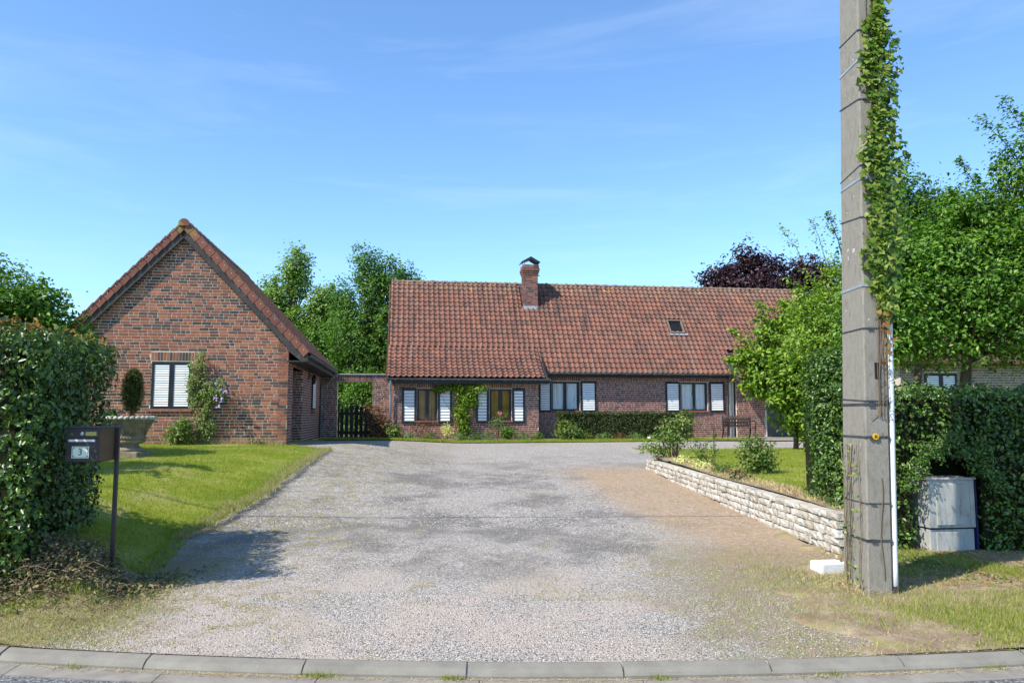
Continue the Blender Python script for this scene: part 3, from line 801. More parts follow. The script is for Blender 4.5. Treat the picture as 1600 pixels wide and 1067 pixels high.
def deck(name, pts, t0, t1, m, parent, drop=.01, th=.06):
    """solid roof deck under tiles following the profile; t0,t1 functions of y"""
    mb = MB()
    for (a, b) in zip(pts[:-1], pts[1:]):
        xa0, xa1, xb0, xb1 = t0(a[0]), t1(a[0]), t0(b[0]), t1(b[0])
        vs = [(xa0, a[0], a[1] - drop), (xa1, a[0], a[1] - drop), (xb1, b[0], b[1] - drop), (xb0, b[0], b[1] - drop)]
        vs += [(v[0], v[1], v[2] - th) for v in vs]
        mb.add(vs, [(0, 1, 2, 3), (7, 6, 5, 4), (0, 4, 5, 1), (1, 5, 6, 2), (2, 6, 7, 3), (3, 7, 4, 0)])
    return mb.obj(name, m, parent)

# ------------------------------------------------------------------ main house (local: x along the ridge, y inwards, origin under the ridge's left end)
A8 = R(8)
HZ = .74
house = empty('brick_house', (-4.97, 31.5, HZ), A8, 'long low brick house with brown-red tiled roof, chimney and skylight', 'house')
YW, YM = -3.85, -2.93           # wing wall and main wall
RZ = 6.32
wing_w = [(.62 - .09, .98 + .07, .60, 1.84), (1.82, 2.32, .60, 1.84), (3.2, 3.62, .60, 1.84), (4.48, 4.95, .60, 1.84)]
# wing wall
op = [(1.07 - .25, 1.79 - .25, .70, 1.84), (3.66 - .25, 4.46 - .25, .70, 1.84)]
ww = wall_panel('wall', (.25, YW, -.3), (1, 0, 0), 5.2, 2.62, .3, M['mortar_house'], house, [(a, b, c + .3, d + .3) for a, b, c, d in op])
brickwork(ww, (.25, YW, 0), (1, 0, 0), 5.2, 2.3, M['brick_brown'], openings=op, singles=170, focus=(5.0, 1.0), soldiers=[(.80, 1.56, 1.86, 2.06), (3.39, 4.23, 1.86, 2.06)])
# main wall
opm = [(6.12 - 5.45, 7.2 - 5.45, 1.06, 2.16), (11.17 - 5.45, 12.26 - 5.45, 1.06, 2.16), (13.11 - 5.45, 13.42 - 5.45, 0, 2.2), (14.6 - 5.45, 16.9 - 5.45, 0, 2.15)]
mw = wall_panel('wall', (5.45, YM, -.3), (1, 0, 0), 12.5, 2.85, .3, M['mortar_house'], house, [(a, b, c + .3, d + .3) for a, b, c, d in opm])
brickwork(mw, (5.45, YM, 0), (1, 0, 0), 12.5, 2.5, M['brick_brown'], openings=opm, singles=130, focus=(6.6, .6), soldiers=[(.62, 1.8, 2.18, 2.38), (5.67, 6.87, 2.18, 2.38)])
# wing side wall and gable ends
sw = wall_panel('wall', (5.45, YW + .01, -.3), (0, 1, 0), .93, 2.75, .2, M['mortar_house'], house)
brickwork(sw, (5.45, YW + .01, 0), (0, 1, 0), .92, 2.4, M['brick_brown'])
gw = MB(); gw.prism([(.27, YW + .02, -.3), (.27, 3.6, -.3), (.27, 3.6, 2.4), (.27, 0, RZ - .12), (.27, -2.4, 3.3), (.27, YW + .02, 2.2)], (.2, 0, 0)); gw.obj('gable_wall', M['mortar_house'], house)
gw = MB(); gw.prism([(17.7, YM + .32, -.3), (17.7, 3.6, -.3), (17.7, 3.6, 2.4), (17.7, 0, RZ - .12), (17.7, YM + .32, 2.6)], (.2, 0, 0)); gw.obj('gable_wall', M['mortar_house'], house)
MB().box(.47, 17.7, 3.5, 3.7, -.3, 2.4).obj('back_wall', M['mortar_house'], house)
# windows and shutters
c_am = (M['amber_reflect_curtain'], [(1.0, 1.86, 30)]); c_oc = (M['ochre_reflect_curtain'], [(3.6, 4.5, 25)])
window(house, 1.08, 1.78, YW + .06, .71, 1.83, [(1.14, 1.37), (1.49, 1.72)], c_am)
window(house, 3.67, 4.45, YW + .06, .71, 1.83, [(3.74, 3.99), (4.12, 4.38)], c_oc)
c1 = (M['curtain_white'], [(6.12, 6.62, 46), (6.62, 7.2, 60)]); c2 = (M['curtain_white'], [(11.17, 11.72, 40), (11.72, 12.26, 55)])
window(house, 6.13, 7.19, YM + .06, 1.07, 2.15, [(6.17, 6.58), (6.70, 7.10)], c1)
window(house, 11.18, 12.25, YM + .06, 1.07, 2.15, [(11.22, 11.68), (11.78, 12.17)], c2)
for (a, b) in ((.54, 1.05), (1.81, 2.31), (3.17, 3.63), (4.48, 4.95)): shutter(house, a, b, YW - .014, .62, 1.85, 10, .075)
for (a, b) in ((5.62, 6.10), (7.23, 7.83), (10.56, 11.14), (12.32, 12.93)): shutter(house, a, b, YM - .014, 1.02, 2.17, 12, .065)
# door recess: white frame, dark opening, grey garage door
d = MB().box(13.14, 13.24, YM + .02, YM + .12, 0, 2.18).box(13.30, 13.36, YM + .1, YM + .16, 0, 2.18).obj('door', M['white_paint'], house)
MB().box(13.37, 13.41, YM + .06, YM + .1, 0, 2.18).obj('door_edge', M['black_wood'], d)
MB().box(13.12, 13.41, YM + .2, YM + .24, 0, 2.18).obj('door_panel', M['black_wood'], d)
gd = MB()
for i in range(9): gd.box(14.66 + i * .245, 14.66 + i * .245 + .24, YM + .12, YM + .15, .03, 2.1)
gd.obj('garage_door', M['gutter'], house)
MB().box(14.6, 14.66, YM + .01, YM + .13, 0, 2.15).box(16.84, 16.9, YM + .01, YM + .13, 0, 2.15).obj('garage_door_frame', M['white_paint'], house)
MB().box(14.3, 17.2, YM - .6, YM - .02, -.1, .06).obj('door_step', M['channel'], house)

# roof
m_prof = [(-3.28, 2.50), (-2.48, 3.36 + .03), (0, RZ)]
w_prof = [(-4.20, 2.21), (-2.48, 3.40), ]
roof = deck('roof', [(-3.2, 2.47), (0, RZ)], lambda y: 0.08, lambda y: 17.9, M['fascia'], house)
deck('roof_slab', [(-4.13, 2.19), (-3.65, 2.46), (-3.05, 2.87), (-2.45, 3.36)], lambda y: 0.02, lambda y: 5.78, M['fascia'], roof)
deck('roof_slab', [(-4.13, 2.19), (-3.65, 2.46), (-3.05, 2.87), (-2.45, 3.36)], lambda y: 13.0 if y < -3 else 13.55, lambda y: 17.9, M['fascia'], roof)
bk = MB(); bk.add([(0.08, 0, RZ), (17.9, 0, RZ), (17.9, 4.0, 1.7), (.08, 4.0, 1.7), (0.08, 0, RZ - .08), (17.9, 0, RZ - .08), (17.9, 4.0, 1.62), (.08, 4.0, 1.62)], [(0, 1, 2, 3), (4, 7, 6, 5), (0, 3, 7, 4), (1, 5, 6, 2), (3, 2, 6, 7)])
bk.obj('rear_slope', M['tile'], roof)
holes = [(11.18, 11.78, -1.96, -1.44), (5.36, 5.95, -1.0, 0)]
slope_main = [(-3.28, 2.53), (0, RZ + .02)]
# upper field of the wing (same plane as the main slope) and the flatter kick at its foot
KICK = [(-4.22, 2.22), (-3.65, 2.52), (-3.05, 2.93), (-2.46, 3.45)]
tile_roof(roof, [(-2.46, 3.45), (-.02, RZ + .02)], lambda y: .06, lambda y: 17.9, M['tile'], singles=150, focus=(4.5, -2.4), holes=holes)
tile_roof(roof, KICK, lambda y: .02, lambda y: 5.66, M['tile'], singles=150, focus=(3.0, -4.2), w=.2, holes=holes)
tile_roof(roof, [(-3.30, 2.46), (-2.46, 3.45)], lambda y: 5.66, lambda y: 13.2, M['tile'], holes=holes)
tile_roof(roof, KICK, lambda y: 13.06 + max(0, (y + 4.2) * .3), lambda y: 17.9, M['tile'], holes=holes)
# ridge tiles
for i in range(42):
    x = .06 + i * .425
    if 5.2 < x < 5.95: continue
    mb = MB(); n = 7
    for k, (xx, rr) in enumerate(((x, .135), (x + .06, .135), (x + .061, .10), (x + .43, .095))):
        for q in range(n):
            t = PI * q / (n - 1); mb.v.append((xx, rr * math.cos(t) * 1.05, RZ - .01 + rr * math.sin(t) * .8))
    for k in range(3):
        for q in range(n - 1): mb.f.append((k * n + q, k * n + q + 1, (k + 1) * n + q + 1, (k + 1) * n + q))
    mb.f.append(tuple(range(n)))
    mb.obj('ridge_tile', M['ridge'], roof)
MB().box(.3, 17.8, -.07, .07, RZ - .12, RZ - .02).obj('ridge_bedding', M['mortar'], roof)
# verge on the left gable
vg = MB()
for i in range(26):
    f0 = i / 26; y0 = -4.15 + f0 * 4.15
    z0 = 2.2 + (y0 + 4.13) * .68 if y0 < -2.46 else 3.36 + (y0 + 2.46) * 1.2
    vg.box(-.03, .03, y0, y0 + .17, z0 - .13, z0 + .05)
vg.obj('verge_tiles', M['tile'], roof)
# gutters
def gutter(parent, x0, x1, y, z, r=.062):
    mb = MB(); n = 7
    for x in (x0, x1):
        for q in range(n):
            t = PI + PI * q / (n - 1); mb.v.append((x, y + r * math.cos(t), z + r * math.sin(t)))
        for q in range(n):
            t = PI + PI * (n - 1 - q) / (n - 1); mb.v.append((x, y + (r - .006) * math.cos(t), z + .004 + (r - .006) * math.sin(t)))
    k = 2 * n
    mb.f = [(i, (i + 1) % k, k + (i + 1) % k, k + i) for i in range(k)] + [tuple(range(k)), tuple(range(k, 2 * k))[::-1]]
    o = mb.obj('gutter', M['gutter'], parent)
    br = MB(); x = x0 + .3
    while x < x1: br.box(x, x + .02, y - r - .005, y + r, z - r - .006, z + .008); x += .55
    br.obj('gutter_brackets', M['gutter'], o)
    return o
gutter(roof, .0, 5.82, -4.27, 2.18)
gutter(roof, 5.84, 13.05, -3.34, 2.47)
gutter(roof, 13.05, 17.9, -4.27, 2.18)
MB().box(.05, 5.78, -4.16, -4.12, 2.02, 2.19).box(.05, 5.78, -4.12, -3.87, 2.02, 2.05).obj('fascia_board', M['black_wood'], roof)
MB().box(5.80, 13.0, -3.25, -3.21, 2.33, 2.47).box(5.80, 13.0, -3.21, -2.95, 2.33, 2.36).obj('fascia_board', M['black_wood'], roof)
MB().prism([(5.74, -4.16, 2.19), (5.74, -2.45, 3.36), (5.74, -2.45, 3.2), (5.74, -3.9, 2.02), (5.74, -4.16, 2.02)], (.03, 0, 0)).obj('barge_board', M['black_wood'], roof)
MB().prism([(.06, -4.16, 2.19), (.06, -2.45, 3.3), (.06, 0, 6.2), (.06, 0, 5.98), (.06, -2.45, 3.1), (.06, -3.9, 2.0), (.06, -4.16, 2.0)], (.03, 0, 0)).obj('barge_board', M['black_wood'], roof)
MB().tube([(.12, -4.25, 2.12), (.12, -4.2, 1.98), (.13, -3.98, 1.75), (.14, -3.94, 1.6), (.14, -3.94, .1)], .045, 8).obj('downpipe', M['zinc'], roof, smooth=True)
MB().tube([(13.04, -3.34, 2.42), (13.04, -3.1, 2.2), (13.04, -3.02, 2.0), (13.04, -3.02, .1)], .04, 8).obj('downpipe', M['gutter'], roof, smooth=True)

# chimney
ch0 = (5.36, -1.02)
chim = MB().box(5.37, 5.92, -1.01, -.42, 4.6, 6.98).obj('chimney', M['mortar_house'], roof)
for (o0, ax, W_) in (((5.355, -1.02, 0), (1, 0, 0), .58), ((5.36, -.41, 0), (0, -1, 0), .6), ((5.93, -1.02, 0), (0, 1, 0), .6)):
    brickwork(chim, o0, ax, W_, 6.60, M['brick_brown'], z0=5.02)
for (z0, z1, g) in ((6.56, 6.63, .03), (6.635, 6.705, .055), (6.71, 6.83, .075), (6.835, 6.96, .05)):
    mb = MB(); n = 3; lx = (.57 + 2 * g) / n
    for i in range(n):
        mb.box(5.36 - g + i * lx + .004, 5.36 - g + (i + 1) * lx - .004, -1.02 - g, -.42 + g, z0 + .004, z1 - .003, jit=.002)
    mb.obj('crown_brick', M['brick_brown'], chim)
MB().box(5.34, 5.95, -1.045, -1.02, 5.03, 5.28).box(5.30, 5.99, -1.16, -1.03, 4.99, 5.035).obj('flashing', M['zinc'], chim)
cap = MB()
zc = 6.98
for (xa, xb, za, zb) in ((5.26, 5.64, 7.08, 7.30), (5.64, 6.02, 7.30, 7.08)):
    cap.add([(xa, -1.12, za), (xb, -1.12, zb), (xb, -.3, zb), (xa, -.3, za), (xa, -1.12, za - .02), (xb, -1.12, zb - .02), (xb, -.3, zb - .02), (xa, -.3, za - .02)], [(0, 1, 2, 3), (4, 7, 6, 5), (0, 4, 5, 1), (2, 6, 7, 3), (0, 3, 7, 4), (1, 5, 6, 2)])
cap.add([(5.27, -1.125, 7.06), (5.45, -1.125, 7.05), (5.64, -1.125, 7.17), (5.83, -1.125, 7.05), (6.01, -1.125, 7.06), (5.64, -1.125, 7.29)], [(0, 1, 2, 5), (2, 3, 4, 5)])
for x in (5.40, 5.88):
    for y in (-.98, -.46): cap.box(x - .01, x + .01, y - .01, y + .01, 6.9, 7.12)
cap.obj('chimney_cap', M['black_wood'], chim)
MB().box(5.93, 6.02, -1.0, -.97, 6.52, 6.55).obj('bracket', M['iron'], chim)

# skylight on the main slope
sk = empty('skylight', (11.47, -1.66, 4.42), 0); sk.parent = roof; sk.rotation_euler = (math.atan2(RZ - 2.50, 3.2), 0, 0)
MB().box(-.31, -.26, -.38, .38, -.05, .10).box(.26, .31, -.38, .38, -.05, .10).box(-.26, .26, .33, .38, -.05, .098).box(-.26, .26, -.38, -.33, -.05, .098).obj('frame', M['ridge'], sk)
MB().box(-.26, .26, -.33, .33, .05, .06).obj('pane', glass, sk)
MB().box(-.26, .26, -.33, .33, .0, .01).obj('dark_sheet', M['dark'], sk)  # near-black sheet closing the opening below the glass
MB().box(-.34, .40, -.47, -.385, .045, .055).obj('lead_apron', M['zinc'], sk)

# ------------------------------------------------------------------ garage (local: x right along the gable from its left corner, y inwards)
GZ = .86
GL = 5.2
gar = empty('brick_garage', (-5.65 - math.cos(A8) * GL, 19.7 - math.sin(A8) * GL, GZ), A8, 'red brick garage with a steep gable, dark barge boards and a closed white louvred shutter', 'garage')
APX = 5.25          # apex of brick, relative
HW = 2.62           # wall height at corners
GD = 8.0
def gclip(z): return GL / 2 - (APX + .02 - z) / 1.035, GL / 2 + (APX + .02 - z) / 1.035
ops = [(1.93, 2.87, .93, 2.10)]
gwall = wall_panel('wall', (0, 0, -.4), (1, 0, 0), GL, HW + .4, .28, M['mortar'], gar, [(a, b, c + .4, d + .4) for a, b, c, d in ops], poly=[(0, HW + .4), (GL, HW + .4), (GL / 2, APX + .36)])
brickwork(gwall, (0, 0, 0), (1, 0, 0), GL, APX, M['brick_red'], openings=ops, clip=gclip, singles=300, focus=(2.7, 3.0), soldiers=[(1.90, 2.92, 2.12, 2.335)])
# closed shutters in the opening
shutter(gar, 1.935, 2.398, .03, .945, 2.09, 18, .055); shutter(gar, 2.402, 2.865, .03, .945, 2.09, 18, .055)
MB().box(1.88, 2.92, -.06, .06, .87, .925).obj('sill', M['sill'], gar)
MB().box(1.93, 2.87, .2, .22, .93, 2.10).obj('dark_backing', M['dark'], gar)  # dark sheet for the unlit inside behind the shutters
# side wall with a recess, a window and a lantern
sops = [(.85, 2.9, 0, 2.05), (5.2, 6.2, .95, 2.0)]
gs = wall_panel('wall', (GL, 0, -.4), (0, 1, 0), GD, HW + .5, .25, M['mortar_house'], gar, [(a, b, c + .4, d + .4) for a, b, c, d in sops])
brickwork(gs, (GL, .012, 0), (0, 1, 0), GD - .012, HW + .08, M['brick_brown'], openings=sops)
rb = wall_panel('recess_wall', (GL - .9, .7, -.4), (0, 1, 0), 2.4, 2.6, .1, M['mortar_house'], gar); brickwork(rb, (GL - .9, .7, 0), (0, 1, 0), 2.4, 2.1, M['brick_brown'])
rb2 = wall_panel('recess_wall', (GL - .9, 2.9, -.4), (1, 0, 0), .66, 2.5, .1, M['mortar_house'], gar); brickwork(rb2, (GL - .9, 2.9, 0), (1, 0, 0), .9, 2.05, M['brick_brown'])
MB().box(GL - .9, GL - .25, .7, .85, -.4, 2.05).box(GL - .9, GL, .7, 2.95, 2.05, 2.15).obj('recess_ceiling', M['black_wood'], gar)
MB().box(GL - .82, GL - .76, 1.1, 2.1, 0, 2.0).obj('door', M['black_wood'], gar)
def shutter_side(parent, x, y0, y1, z0, z1):
    t = .035; fr = .06
    o = MB().box(x, x + t, y0, y0 + fr, z0, z1).box(x, x + t, y1 - fr, y1, z0, z1).box(x, x + t - .002, y0 + fr, y1 - fr, z0, z0 + fr).box(x, x + t - .002, y0 + fr, y1 - fr, z1 - fr, z1).obj('shutter', M['black_wood'], parent)
    for i in range(16):
        hz = (z1 - z0 - 2 * fr) / 16
        MB().box(x + .006, x + .03, y0 + fr, y1 - fr, z0 + fr + i * hz, z0 + fr + (i + .78) * hz).obj('slat', M['white_slat'], o)
shutter_side(gar, GL + .015, 5.2, 6.2, .95, 2.0)
MB().box(GL - .1, GL - .05, 5.2, 6.2, .95, 2.0).obj('dark_backing', M['dark'], gar)  # dark sheet in place of the shaded inside of the opening
MB().box(GL - .02, GL + .08, 5.1, 6.3, .88, .94).obj('sill', M['sill'], gar)
lt = MB().box(GL + .01, GL + .16, 4.35, 4.40, 1.98, 2.01).box(GL + .01, GL + .03, 4.32, 4.43, 1.9, 2.1).obj('lantern', M['iron'], gar)
MB().lathe([(.0, 0), (.05, .02), (.07, .2), (.09, .21), (.0, .3)], 8, (GL + .16, 4.375, 1.72)).obj('lantern_glass', M['iron'], lt)
MB().box(0, GL, GD - .2, GD, -.4, HW).box(0, .2, .28, GD - .2, -.4, HW).obj('back_wall', M['mortar_house'], gar)
MB().prism([(0, GD, HW), (GL, GD, HW), (GL / 2, GD, APX + .3)], (0, -.2, 0)).obj('back_gable', M['mortar_house'], gar)
# roof: profile runs in x; use a rotated frame so tile rows run along y
OH = .47
def gside(sgn):
    fr_ = empty('roof', (GL / 2, 0, 0), PI / 2 if sgn > 0 else -PI / 2); fr_.parent = gar
    # local: x along depth, y inwards to the ridge
    x0, x1 = (-.14, GD + .2) if sgn > 0 else (-(GD + .2), .14)
    e_y = -(GL / 2 + OH); ez = HW - .40 + .10; rz_ = APX + .30
    prof = [(e_y, ez), (0, rz_)]
    deck('roof_slab', [(e_y + .05, ez - .0), (0, rz_)], lambda y: x0 + .05, lambda y: x1, M['fascia'], fr_)
    tile_roof(fr_, [(e_y, ez + .03), (0, rz_ + .02)], lambda y: x0 + .16, lambda y: x1 - .05, M['tile_garage'], stuffname='tiles')
    # barge board and verge tiles along the front edge
    xf = x0 if sgn > 0 else x1
    sg = -1 if sgn > 0 else 1
    L_ = math.hypot(e_y, rz_ - ez); ux = Vector((0, -e_y / L_, (rz_ - ez) / L_)); nn = Vector((0, -ux.z, ux.y)); 
    c = Vector((xf - sg * .02, 0, 0)) + Vector((0, e_y, ez)) + ux * (L_ / 2) - nn * .16
    bb = MB().obox(c, (.014, 0, 0), ux * (L_ / 2 + .02), nn * .085); bb.obj('barge_board', M['fascia'], fr_)
    c2 = c + Vector((-sg * .03, 0, 0)) - nn * .0
    nt_ = 17; st = L_ / nt_
    for i in range(nt_):
        c3 = Vector((xf + sg * .012, e_y, ez)) + ux * (st * (i + .5)) + nn * (.0 + .0)
        t = MB().obox(c3 - nn * .015, (.012, 0, 0), (ux + nn * .10) * st * .475, nn * .088)
        t.obox(c3 + nn * .075 + Vector((-sg * .09, 0, 0)), (.10, 0, 0), (ux + nn * .10) * st * .5, nn * .01)
        to = t.obj('verge_tile', M['verge_tile'], fr_)
        if i < nt_ - 1: MB().obox(c3 + nn * .01 + Vector((sg * .014, 0, 0)), (.004, 0, 0), ux * .008, nn * .008).obj('nail', M['white_paint'], to)
    if sgn > 0:
        g = gutter(fr_, x0 + .02, x1, e_y - .05, ez - .02, .06)
        MB().box(x0 + .03, x1, e_y + .02, e_y + .05, ez - .2, ez - .04).box(x0 + .03, x1, e_y + .05, e_y + OH + .02, ez - .2, ez - .17).obj('fascia_board', M['fascia'], fr_)
        MB().prism([(x0 + .0, e_y - .02, ez + .01), (x0 + .0, e_y + .5, ez + .42), (x0, e_y + .5, ez + .1), (x0, e_y + .12, ez - .21), (x0, e_y - .02, ez - .18)], (.03, 0, 0)).obj('soffit_end', M['fascia'], fr_)
        MB().tube([(x1 - .5, e_y - .05, ez - .06), (x1 - .5, e_y + .1, ez - .3), (x1 - .5, e_y + OH - .06, ez - .5), (x1 - .5, e_y + OH - .06, -.05)], .045, 8).obj('downpipe', M['gutter'], fr_)
    return fr_
gside(1); gside(-1)
rid = MB()
for i in range(19):
    y = -.2 + i * .43; mb = MB(); n = 9
    for (yy, rr) in ((y, .135), (y + .05, .135), (y + .051, .115), (y + .43, .11)):
        for q in range(n):
            t = -.5 + (PI + 1.0) * q / (n - 1); mb.v.append((GL / 2 + rr * math.cos(t), yy, APX + .30 + rr * math.sin(t) * .95))
    for k in range(3):
        for q in range(n - 1): mb.f.append((k * n + q, k * n + q + 1, (k + 1) * n + q + 1, (k + 1) * n + q))
    mb.f.append(tuple(range(n)))
    mb.obj('ridge_tile', M['ridge'] if i else M['verge_tile'], gar)

# ------------------------------------------------------------------ archway wall and gate between garage and house
arch = empty('brick_archway', (-6.25, 27.75, .72), A8, 'brick garden wall with a flat soldier-course lintel over the dark gate', 'wall')
# local x: 0 .. 2.25 ; opening .6..1.25?
ap = wall_panel('pier', (-.95, 0, -.3), (1, 0, 0), 1.0, 2.65, .24, M['mortar_house'], arch); brickwork(ap, (-.95, 0, 0), (1, 0, 0), 1.0, 2.34, M['brick_brown'])
ap = wall_panel('pier', (1.28, 0, -.3), (1, 0, 0), .85, 2.65, .24, M['mortar_house'], arch); brickwork(ap, (1.28, 0, 0), (1, 0, 0), .85, 2.34, M['brick_brown'], singles=30, focus=(.3, 1.5))
lm = MB().box(.05, 1.28, .003, .24, 2.11, 2.35).obj('lintel', M['mortar_house'], arch)
for i in range(15):
    o = bpy.data.objects.new('brick', brick_mesh(.072, .22, M['brick_brown'])); link(o, lm); o.location = (.09 + i * .082, .0, 2.23)
MB().box(-.97, 2.13, -.05, .28, 2.352, 2.385).obj('coping', M['zinc'], arch)
gate = empty('wooden_gate', (-6.18, 27.84, .74), A8, 'dark stained picket gate standing under the brick lintel in the shade', 'gate')
for i in range(7):
    h = 1.25 if i in (2, 3) else 1.12
    MB().box(.08 + i * .17, .08 + i * .17 + .115, 0, .02, .10, h).obj('picket', M['gate_wood'], gate)
MB().box(.04, 1.26, .022, .05, .22, .32).box(.04, 1.26, .022, .05, .9, 1.0).obj('rail', M['gate_wood'], gate)
MB().box(.0, .06, -.02, .06, -.1, 1.3).obj('gate_post', M['gate_wood'], gate); MB().box(1.24, 1.3, -.02, .06, -.1, 1.3).obj('gate_post', M['gate_wood'], gate)

# ------------------------------------------------------------------ outbuilding glimpsed over the right hedge
ob = empty('brick_outbuilding', (11.65, 23.4, .8), R(3), 'pale grey-brown brick building with white louvred shutters seen between hedge and tree', 'outbuilding')
ow = wall_panel('wall', (0, 0, -.4), (1, 0, 0), 5.5, 3.0, .25, M['mortar'], ob, [(.72, 1.75, 1.2 , 2.5)])
brickwork(ow, (0, 0, 0), (1, 0, 0), 5.5, 2.6, M['brick_grey'], openings=[(.72, 1.75, .8, 2.1)], singles=120, focus=(3.4, 1.8))
shutter(ob, .74, 1.235, .02, .82, 2.08, 18, .06); shutter(ob, 1.24, 1.73, .02, .82, 2.08, 18, .06)
rf = MB().prism([(-.3, -.4, 2.45), (-.3, 2.5, 4.3), (-.3, 5.4, 2.45), (-.3, 5.4, 2.35), (-.3, -.4, 2.35)], (6.1, 0, 0)).obj('roof', M['tile_garage'], ob)
MB().box(0.02, 5.48, .25, 5, -.4, 2.35).obj('rear_walls', M['mortar_house'], ob)

# ------------------------------------------------------------------ stone retaining wall
rw = empty('stone_wall', (3.33, 8.1, .2), 0, 'low dry wall of pale limestone blocks holding up the right lawn beside the drive', 'wall')
ang_w = math.atan2(3.33 - 3.06, 17.95 - 8.1)
ny = Vector((-math.sin(ang_w), math.cos(ang_w), 0)); nxw = Vector((-math.cos(ang_w), -math.sin(ang_w), 0))
Lw = 9.86
stones = []
top = .645
cz_ = top; course_h = [.075, .085, .09, .085, .085, .085]
for k, chh in enumerate(course_h):
    s_ = random.uniform(-.1, 0)
    while s_ < Lw:
        l_ = random.uniform(.11, .27) * (1.25 if k == 0 else 1)
        s0, s1 = max(s_, 0), min(s_ + l_, Lw); s_ += l_
        if s1 - s0 < .06: continue
        ym = 8.1 + (s0 + s1) / 2
        if cz_ < float(hgt(3.2, ym)) + .02: continue
        hh_ = chh; zc_ = cz_ - hh_ / 2
        stones.append((s0, s1, zc_, hh_, k))
    cz_ -= chh
for (s0, s1, zc_, hh_, k) in stones:
    mb = MB(); l_ = (s1 - s0) / 2 - random.uniform(.004, .008); dp = .13 if k else .15; hz = hh_ / 2 - random.uniform(.004, .0075)
    n_ = 3; pr_ = random.uniform(-.016, .02)
    # rough-faced block: subdivided front
    V = []; F = []
    for iz in range(3):
        for iy in range(n_ + 1):
            yy = -l_ + 2 * l_ * iy / n_; zz = -hz + 2 * hz * iz / 2
            edge_ = (iz in (0, 2)) or (iy in (0, n_))
            out_ = (.0 if edge_ else .011) + random.uniform(-.006, .006) + pr_
            V.append(tuple(nxw * (out_) + ny * (yy * (1 if not edge_ else .985) + random.uniform(-.004, .004)) + Vector((0, 0, zz + random.uniform(-.005, .005)))))
    m_ = n_ + 1
    for iz in range(2):
        for iy in range(n_): F.append((iz * m_ + iy, (iz + 1) * m_ + iy, (iz + 1) * m_ + iy + 1, iz * m_ + iy + 1))
    bb_ = len(V)
    for (yy, zz) in ((-l_, -hz), (l_, -hz), (l_, hz), (-l_, hz)): V.append(tuple(nxw * (-2 * dp) + ny * yy + Vector((0, 0, zz))))
    F += [tuple([2 * m_ + i for i in range(m_)] + [bb_ + 2, bb_ + 3])[::-1], tuple([i for i in range(m_)] + [bb_ + 1, bb_]), (bb_, bb_ + 1, bb_ + 2, bb_ + 3), (0, m_, 2 * m_, bb_ + 3, bb_), (m_ - 1, bb_ + 1, bb_ + 2, 3 * m_ - 1, 2 * m_ - 1)]
    mb.v = V; mb.f = F
    o = mb.obj('stone', M['wallstone'], rw); o.location = ny * ((s0 + s1) / 2) + Vector((0, 0, zc_ - .2)); o.rotation_euler = (random.uniform(-.02, .02), 0, random.uniform(-.03, .03))
core = MB().obox(ny * (Lw / 2) - nxw * .15 + Vector((0, 0, .12)), ny * (Lw / 2 - .02), nxw * .1, (0, 0, .27)); core.obj('earth_fill', M['wallfill'], rw)

sb = MB(); sb.box(-.13, .15, -.11, .11, -.08, .055, jit=.01)
sbo = sb.obj('stone_block', M['block'], None, label='loose white stone block lying on the ground at the foot of the concrete pole', cat='stone', bevel=.012)
sbo.location = (3.02, 7.62, .20); sbo.rotation_euler = (.03, -.03, .2)

# ------------------------------------------------------------------ concrete pole
pole = empty('utility_pole', (3.10, 6.98, .12), 0, 'tall weathered concrete electricity pole with metal straps at the right of the drive', 'utility pole')
def pole_sec(z):   # x0,x1,y0,y1 relative
    t = z / 9.2
    xc = .14 * z / 5.3 - .0
    w_ = .105 - .012 * t; d_ = .245 - .09 * t
    return xc - w_, xc + w_, -d_, d_
pm = MB(); zs_ = [-.4, 0, 1, 2, 3, 4, 5, 6, 7, 8, 9.2]; c_ = .012
for z in zs_:
    x0, x1, y0, y1 = pole_sec(max(z, 0))
    pm.v += [(x0 + c_, y0, z), (x1 - c_, y0, z), (x1, y0 + c_, z), (x1, y1 - c_, z), (x1 - c_, y1, z), (x0 + c_, y1, z), (x0, y1 - c_, z), (x0, y0 + c_, z)]
for i in range(len(zs_) - 1):
    for j in range(8): pm.f.append((i * 8 + j, i * 8 + (j + 1) % 8, (i + 1) * 8 + (j + 1) % 8, (i + 1) * 8 + j))
pm.f.append(tuple(len(zs_) * 8 - 8 + j for j in range(8)))
pm.obj('shaft', M['concrete'], pole)
def strap(z, h=.02, bright=False, proud=.006, tilt=0, name='strap'):
    x0, x1, y0, y1 = pole_sec(z); p_ = proud
    mb = MB()
    ring = [(x0 - p_, y0 - p_), (x1 + p_, y0 - p_), (x1 + p_, y1 + p_), (x0 - p_, y1 + p_)]; rin = [(x0 + .003, y0 + .003), (x1 - .003, y0 + .003), (x1 - .003, y1 - .003), (x0 + .003, y1 - .003)]
    for rr, zz in ((ring, -h / 2), (ring, h / 2), (rin, h / 2), (rin, -h / 2)):
        for i, (x, y) in enumerate(rr): mb.v.append((x, y, z + zz + tilt * (y - y0)))
    for k in range(4):
        for j in range(4): mb.f.append((k * 4 + j, k * 4 + (j + 1) % 4, ((k + 1) % 4) * 4 + (j + 1) % 4, ((k + 1) % 4) * 4 + j))
    o = mb.obj(name, M['strap_bright'] if bright else M['strap'], pole)
    MB().box(x0 + .03, x0 + .075, y0 - .018, y0 - .006, z - h * .7, z + h * .7).obj('buckle', M['strap_bright'] if bright else M['strap'], o)
